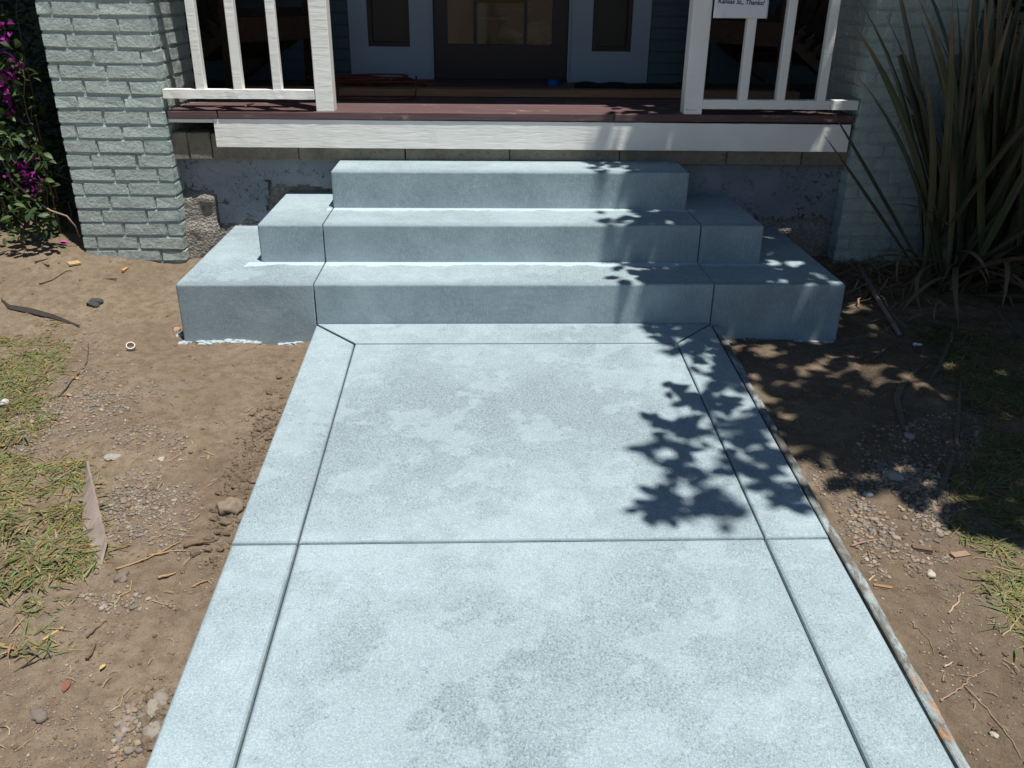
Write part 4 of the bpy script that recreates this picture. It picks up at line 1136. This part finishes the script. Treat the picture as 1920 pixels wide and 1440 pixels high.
# fallen dead flax leaves on the right
for uv, w, lab in (([(1790, 600), (1782, 640), (1760, 690), (1725, 740)], .016, 'long dead flax leaf hanging from the plant to the soil'),
                   ([(1745, 672), (1718, 695), (1690, 725), (1680, 750), (1690, 790), (1694, 808)], .022, 'crooked dead leaf on the shaded soil left of the grass'),
                   ([(1800, 720), (1796, 780), (1793, 830), (1796, 850)], .014, 'dark dead leaf lying along the right grass edge'),
                   ([(1790, 850), (1775, 890), (1762, 925), (1760, 950)], .018, 'dark dead leaf beside the shaded gravel'),
                   ([(1840, 560), (1870, 590), (1905, 625), (1940, 650)], .022, 'brown dead flax leaf fallen to the right of the plant'),
                   ([(1632, 680), (1655, 660), (1690, 630)], .009, 'thin dry stalk below the round stake')):
    tag(ribbon('dead_flax_leaf', uv, w, .003, M_LEAFDRY, .006, .15, 22, True), lab, 'leaf', 'dead flax leaves on the soil')
# twigs and roots
rs = random.Random(77)
def twig(uvs, r, col, label, mtl=[None]):
    P = [on_soil(u, v)+Vector((0, 0, r*.9+rs.uniform(0, .004))) for u, v in uvs]; Q = []
    for a, b in zip(P[:-1], P[1:]):
        for j in range(4): Q.append(a.lerp(b, j/4)+Vector((rs.uniform(-.002, .002), rs.uniform(-.002, .002), 0)))
    Q.append(P[-1]); m = len(Q)
    tag(part('twig', tube_me('twig', Q, [r*(1-.6*i/m) for i in range(m)], mat_plain('twig_wood', col, .85, .2), 6)), label, 'twig', 'twigs and roots on the soil')
for uvs, r, c, lab in (([(220, 1070), (250, 1060), (290, 1043), (340, 1018)], .003, (.35, .23, .12), 'long tan root curving from the edging strip to the walkway'),
    ([(275, 1045), (320, 1036), (350, 1034)], .0026, (.36, .25, .13), 'tan root crossing the long root'),
    ([(345, 1028), (370, 1022), (395, 1022)], .006, (.15, .10, .06), 'brown stub of root near the left walkway joint'),
    ([(297, 1087), (315, 1083), (330, 1076)], .004, (.34, .23, .13), 'short pale root piece left of the walkway'),
    ([(360, 1102), (378, 1096), (390, 1090)], .003, (.30, .20, .12), 'small root stub against the left walkway edge'),
    ([(205, 1134), (215, 1137), (225, 1120), (243, 1110), (246, 1090)], .0022, (.36, .27, .14), 'wavy yellow root below the edging strip'),
    ([(42, 1255), (60, 1245), (85, 1236), (100, 1232)], .0018, (.05, .04, .035), 'thin black curved twig on the lower left soil'),
    ([(163, 1197), (180, 1180), (200, 1165)], .003, (.14, .10, .07), 'dark brown twig on the lower left soil'),
    ([(165, 1240), (172, 1225), (180, 1210)], .0045, (.15, .10, .065), 'short dark twig below the dark brown one'),
    ([(206, 1335), (225, 1325), (232, 1305)], .0015, (.42, .33, .22), 'pale forked straw on the lower left soil'),
    ([(112, 745), (135, 715), (150, 700), (163, 680), (166, 645)], .0035, (.13, .10, .075), 'crooked brown twig in the left gravel'),
    ([(75, 538), (100, 528), (125, 521), (137, 520)], .004, (.20, .14, .085), 'curved brown stalk above the dark leaf strip'),
    ([(1595, 1025), (1615, 1020), (1646, 1015)], .004, (.30, .18, .12), 'reddish root beside the form board in the gravel'),
    ([(1780, 1152), (1795, 1130), (1800, 1115)], .0025, (.42, .32, .22), 'pale forked twig on the right sunlit soil'),
    ([(1770, 1252), (1785, 1244)], .0025, (.45, .36, .26), 'tiny pale stick on the right sunlit soil'),
    ([(1765, 1318), (1790, 1300), (1810, 1285), (1815, 1275), (1835, 1265), (1852, 1258)], .0018, (.32, .23, .17), 'wandering root at the lower right of the soil'),
    ([(1810, 1290), (1850, 1330), (1890, 1380), (1915, 1425)], .0014, (.34, .25, .18), 'long thin root running to the lower right corner'),
    ([(1880, 1195), (1895, 1180), (1920, 1150)], .0024, (.34, .26, .18), 'root hanging out of the right grass edge'),
    ([(1630, 1090), (1640, 1080)], .002, (.50, .42, .26), 'straw leaning on the form board'),
    ([(1713, 1163), (1714, 1180), (1722, 1178), (1745, 1205), (1752, 1230)], .0013, (.26, .19, .13), 'hair thin root on the right sunlit soil')):
    twig(uvs, r, c, lab)
# fallen leaves
def flat_leaf(u, v, L, w, col, label, z=None):
    p = on_soil(u, v) if z is None else Vector(at(u, v, 2, z)); v_, f_ = leaf_shape(L, w, -.12, .4, 5)
    me = mesh('fallen_leaf', v_, f_, mat_plain('fallen_leaf_'+str(int(u)), col, .7, .3, 60, .3), True); me.transform(Matrix.Rotation(random.uniform(0, 6), 4, 'Z'))
    tag(part('fallen_leaf', me, None, (p.x, p.y, p.z+.004)), label, 'leaf', 'single fallen leaves')
flat_leaf(120, 1300, .035, .02, (.20, .075, .045), 'reddish brown leaf on the lower left soil')
flat_leaf(198, 1248, .02, .012, (.45, .33, .12), 'small yellow leaf on the lower left soil')
flat_leaf(148, 713, .03, .018, (.36, .21, .07), 'orange leaf in the left gravel')
flat_leaf(135, 745, .028, .016, (.36, .21, .08), 'orange leaf above the grass in the left gravel')
flat_leaf(460, 201, .06, .03, (.55, .40, .18), 'yellow leaf lying on the deck under the left railing', DECK+.002)
flat_leaf(425, 203, .06, .022, (.10, .06, .04), 'dark brown leaf lying on the deck under the left railing', DECK+.002)
flat_leaf(350, 195, .06, .03, (.30, .13, .05), 'brown leaf blown against the pillar on the deck', DECK+.004)
flat_leaf(126, 456, .035, .03, (.46, .04, .30), 'magenta bract fallen by the foot of the left pillar')
flat_leaf(55, 455, .04, .03, (.40, .03, .26), 'magenta bract fallen under the bougainvillea')
flat_leaf(1850, 330, .03, .015, (.3, .34, .1), 'bright green leaf caught in the flax', 0.3)

# ------------------------------------------------------------------ dark shrub behind the flax, plus an unseen hedge added to block sky
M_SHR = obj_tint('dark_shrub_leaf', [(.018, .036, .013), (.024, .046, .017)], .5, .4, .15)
shrub = empty('corner_shrub_and_added_hedge', (2.9, 1.3, 0), 'dark leafy shrub filling the shade behind the flax and right of the right pillar, with an unseen hedge added to block sky light', 'shrub')
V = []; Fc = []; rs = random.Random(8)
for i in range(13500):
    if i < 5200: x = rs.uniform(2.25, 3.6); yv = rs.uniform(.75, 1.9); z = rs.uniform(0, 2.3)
    else: x = rs.uniform(2.95, 4.1); yv = rs.uniform(-1.7, .8); z = rs.uniform(-.05, 2.5)  # hedge out of view, added to darken the right pillar
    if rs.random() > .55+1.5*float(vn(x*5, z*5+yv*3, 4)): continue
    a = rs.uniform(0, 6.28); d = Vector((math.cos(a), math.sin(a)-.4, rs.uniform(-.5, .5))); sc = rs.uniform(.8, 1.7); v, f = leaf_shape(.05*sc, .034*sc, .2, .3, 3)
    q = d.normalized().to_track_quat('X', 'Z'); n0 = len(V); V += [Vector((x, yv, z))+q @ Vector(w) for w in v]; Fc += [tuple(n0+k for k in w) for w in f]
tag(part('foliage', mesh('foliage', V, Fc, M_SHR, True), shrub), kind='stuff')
for i in range(14):
    x = rs.uniform(2.4, 3.3) if i < 7 else rs.uniform(3.1, 3.9); yv = rs.uniform(.9, 1.6) if i < 7 else rs.uniform(-1.5, .6); P = [Vector((x, yv, hz(x, yv)-.05))]  # the later stems belong to the added hedge
    for j in range(6): P.append(P[-1]+Vector((rs.uniform(-.08, .08), rs.uniform(-.08, .05), .36)))
    part('stem', tube_me('stem', P, [.014-.0018*j for j in range(7)], M_STEM, 6), shrub)
# fine straw and rootlets over the bare soil
V = []; Fc = []
for i in range(330):
    if i % 3: u, v = rs.uniform(-40, 560), rs.uniform(480, 1460)
    else: u, v = rs.uniform(1380, 1960), rs.uniform(650, 1460)
    p = on_soil(u, v)
    if A0-.02 < p.x < A1+.06 and p.y < 0.02: continue
    if XL1-.02 < p.x < XR1+.02 and p.y > -.02: continue
    a = rs.uniform(0, 6.28); L = rs.uniform(.008, .05); w = rs.uniform(.0005, .0013); kk = rs.gauss(0, .5)
    for j in range(4):
        t = j/3; aa = a+kk*t; q = p+Vector((math.cos(aa)*L*t, math.sin(aa)*L*t, .003+.006*math.sin(math.pi*t)*rs.random()))
        V += [q+Vector((-math.sin(aa)*w, math.cos(aa)*w, 0)), q-Vector((-math.sin(aa)*w, math.cos(aa)*w, 0))]
        if j: b = len(V)-4; Fc.append((b, b+1, b+3, b+2))
tag(part('straw_bits', mesh('straw_bits', V, Fc, mat_plain('pale_straw', (.30, .22, .13), .8, .2, 3, .6))), 'tiny straw bits and rootlets strewn over the bare soil', 'straw', kind='stuff')

# ------------------------------------------------------------------ shade tree standing right of the frame; its crown dapples steps and soil
tree = empty('shade_tree', (3.7, -.9, -.1), 'broad leaved shade tree standing right of the porch', 'tree')
M_BARK = mat_plain('grey_bark', (.16, .13, .105), .9, .2, 25, .35, .8, 60)
M_TLEAF = obj_tint('tree_leaf', [(.05, .10, .03), (.05, .10, .03)], .5, .4, .2)
sd = Vector((SUN.x/SUN.z, SUN.y/SUN.z, 1.0))
def up_from(p, h):
    """the point at height h whose shadow falls on p"""
    return Vector(p)+sd*(h-p[2])
TV = []; TF = []; cl = []
def tleaf(p, d, L, w, roll):
    v, f = leaf_shape(L, w, .2, .15, 3); q = d.normalized().to_track_quat('X', 'Z') @ Matrix.Rotation(roll, 3, 'X').to_quaternion()
    n0 = len(TV); TV.extend([p+q @ Vector(a) for a in v]); TF.extend([tuple(n0+k for k in a) for a in f])
rt = random.Random(99)
def cluster(c, n, L0=.075, L1=.115, spread=.045):
    cl.append(Vector(c))
    for j in range(n):
        a = rt.uniform(0, 6.28); d = Vector((math.cos(a), math.sin(a), rt.uniform(-.45, .35)))
        L = rt.uniform(L0, L1); tleaf(Vector(c)+d*rt.uniform(-.02, spread)*.7+Vector((0, 0, rt.uniform(-.06, .06))), d, L, L*rt.uniform(.55, .8), rt.uniform(-.4, .4))
# sprays whose shade falls on the walk and the steps
walk_spots = [(1235, 790), (1246, 800), (1290, 812), (1310, 818), (1285, 750), (1352, 760), (1340, 775), (1395, 785), (1420, 807), (1382, 825), (1400, 815), (1225, 838), (1255, 855), (1285, 882), (1270, 870),
    (1250, 920), (1290, 932), (1345, 935), (1375, 868), (1412, 882), (1435, 865), (1462, 900), (1475, 925), (1218, 940), (1365, 955), (1262, 945), (1300, 760), (1375, 800), (1440, 845),
    (1207, 625), (1240, 618), (1225, 650), (1260, 672), (1255, 650), (1290, 634), (1325, 662), (1317, 682), (1340, 632), (1370, 725), (1387, 722), (1352, 676), (1280, 612), (1310, 618), (1230, 610), (1300, 650), (1335, 700)]
for u, v in walk_spots+[(a+rt.gauss(6, 17), b+rt.gauss(0, 14)) for a, b in walk_spots]:
    p = at(u, v, 2, -.06)
    p[2] = walk_z(p[1]); cluster(up_from(p, rt.choice((rt.uniform(2.4, 3.2), rt.uniform(3.2, 5.2)))), 5, .045, .10, .03)
# edge of the shade on the steps
for k in range(330):
    z, y0, y1 = rt.choice(((H1, .0, .3), (H2, .3, .6), (H3, .6, .9), (DECK, .85, 1.1)))
    x = (.62 if rt.random() > .22 else .44)+.50*rt.random()**.7+(.12 if z > .6 else 0); yv = rt.uniform(y0, y1)
    cluster(up_from((x, yv, z), rt.uniform(2.3, 4.6)), rt.randint(2, 5))
# main crown: spots spread over the shaded ground
k = 0
while k < 3500:
    x = rt.uniform(.80, 4.0); yv = rt.uniform(-1.55, 2.2)
    front = -.93-.40*min(1, max(0, (x-.95)/.45))-.20*max(0, x-1.5)+.18*float(fbm([x], [0.], 2.2, 3, 31)[0])
    if yv < front: continue
    if x < .97 and yv < -.5: continue
    dd = fbm([x], [yv], 2.6, 3, 41)[0]
    if x < 1.6 and rt.random() > (.97 if yv < -.1 else (.74 if x > 1.0 else .55))+1.5*dd: continue
    h = rt.uniform(2.35, 4.9)
    cluster(up_from((x, yv, 0), h), rt.randint(2, 6), .06, .15); k += 1
part('crown', mesh('crown', TV, TF, M_TLEAF, True), tree)
base = Vector((3.7, -.9, -.15))
part('trunk', tube_me('trunk', [base, base+Vector((-.05, .05, .9)), base+Vector((-.15, .1, 1.8)), base+Vector((-.35, .2, 2.6))], [.17, .14, .12, .10], M_BARK, 14), tree)
fork = base+Vector((-.35, .2, 2.6))
rt.shuffle(cl); hubs = cl[::90]
for hb in hubs:
    mid = fork.lerp(hb, .5)+Vector((rt.uniform(-.15, .15), rt.uniform(-.15, .15), .25))
    part('limb', tube_me('limb', [fork, fork.lerp(mid, .5)+Vector((0, 0, .08)), mid, hb], [.05, .035, .02, .006], M_BARK, 7), tree)
tw = bmesh.new(); TWV = []; TWF = []
for c in cl[::3]:
    hb = min(hubs, key=lambda h: (h-c).length); n0 = len(TWV); a = hb; b = c
    s = Vector((0, 0, 1)).cross((b-a)) if (b-a).length > .01 else Vector((1, 0, 0)); s = (s.normalized() if s.length > 1e-6 else Vector((1, 0, 0)))*.003; w = Vector((0, 0, .003))
    TWV += [a+s, a+w, a-s, b+s*.4, b+w*.4, b-s*.4]; TWF += [(n0, n0+1, n0+4, n0+3), (n0+1, n0+2, n0+5, n0+4), (n0+2, n0, n0+3, n0+5)]
tw.free()
tag(part('twigs', mesh('twigs', TWV, TWF, M_BARK), tree), kind='stuff')
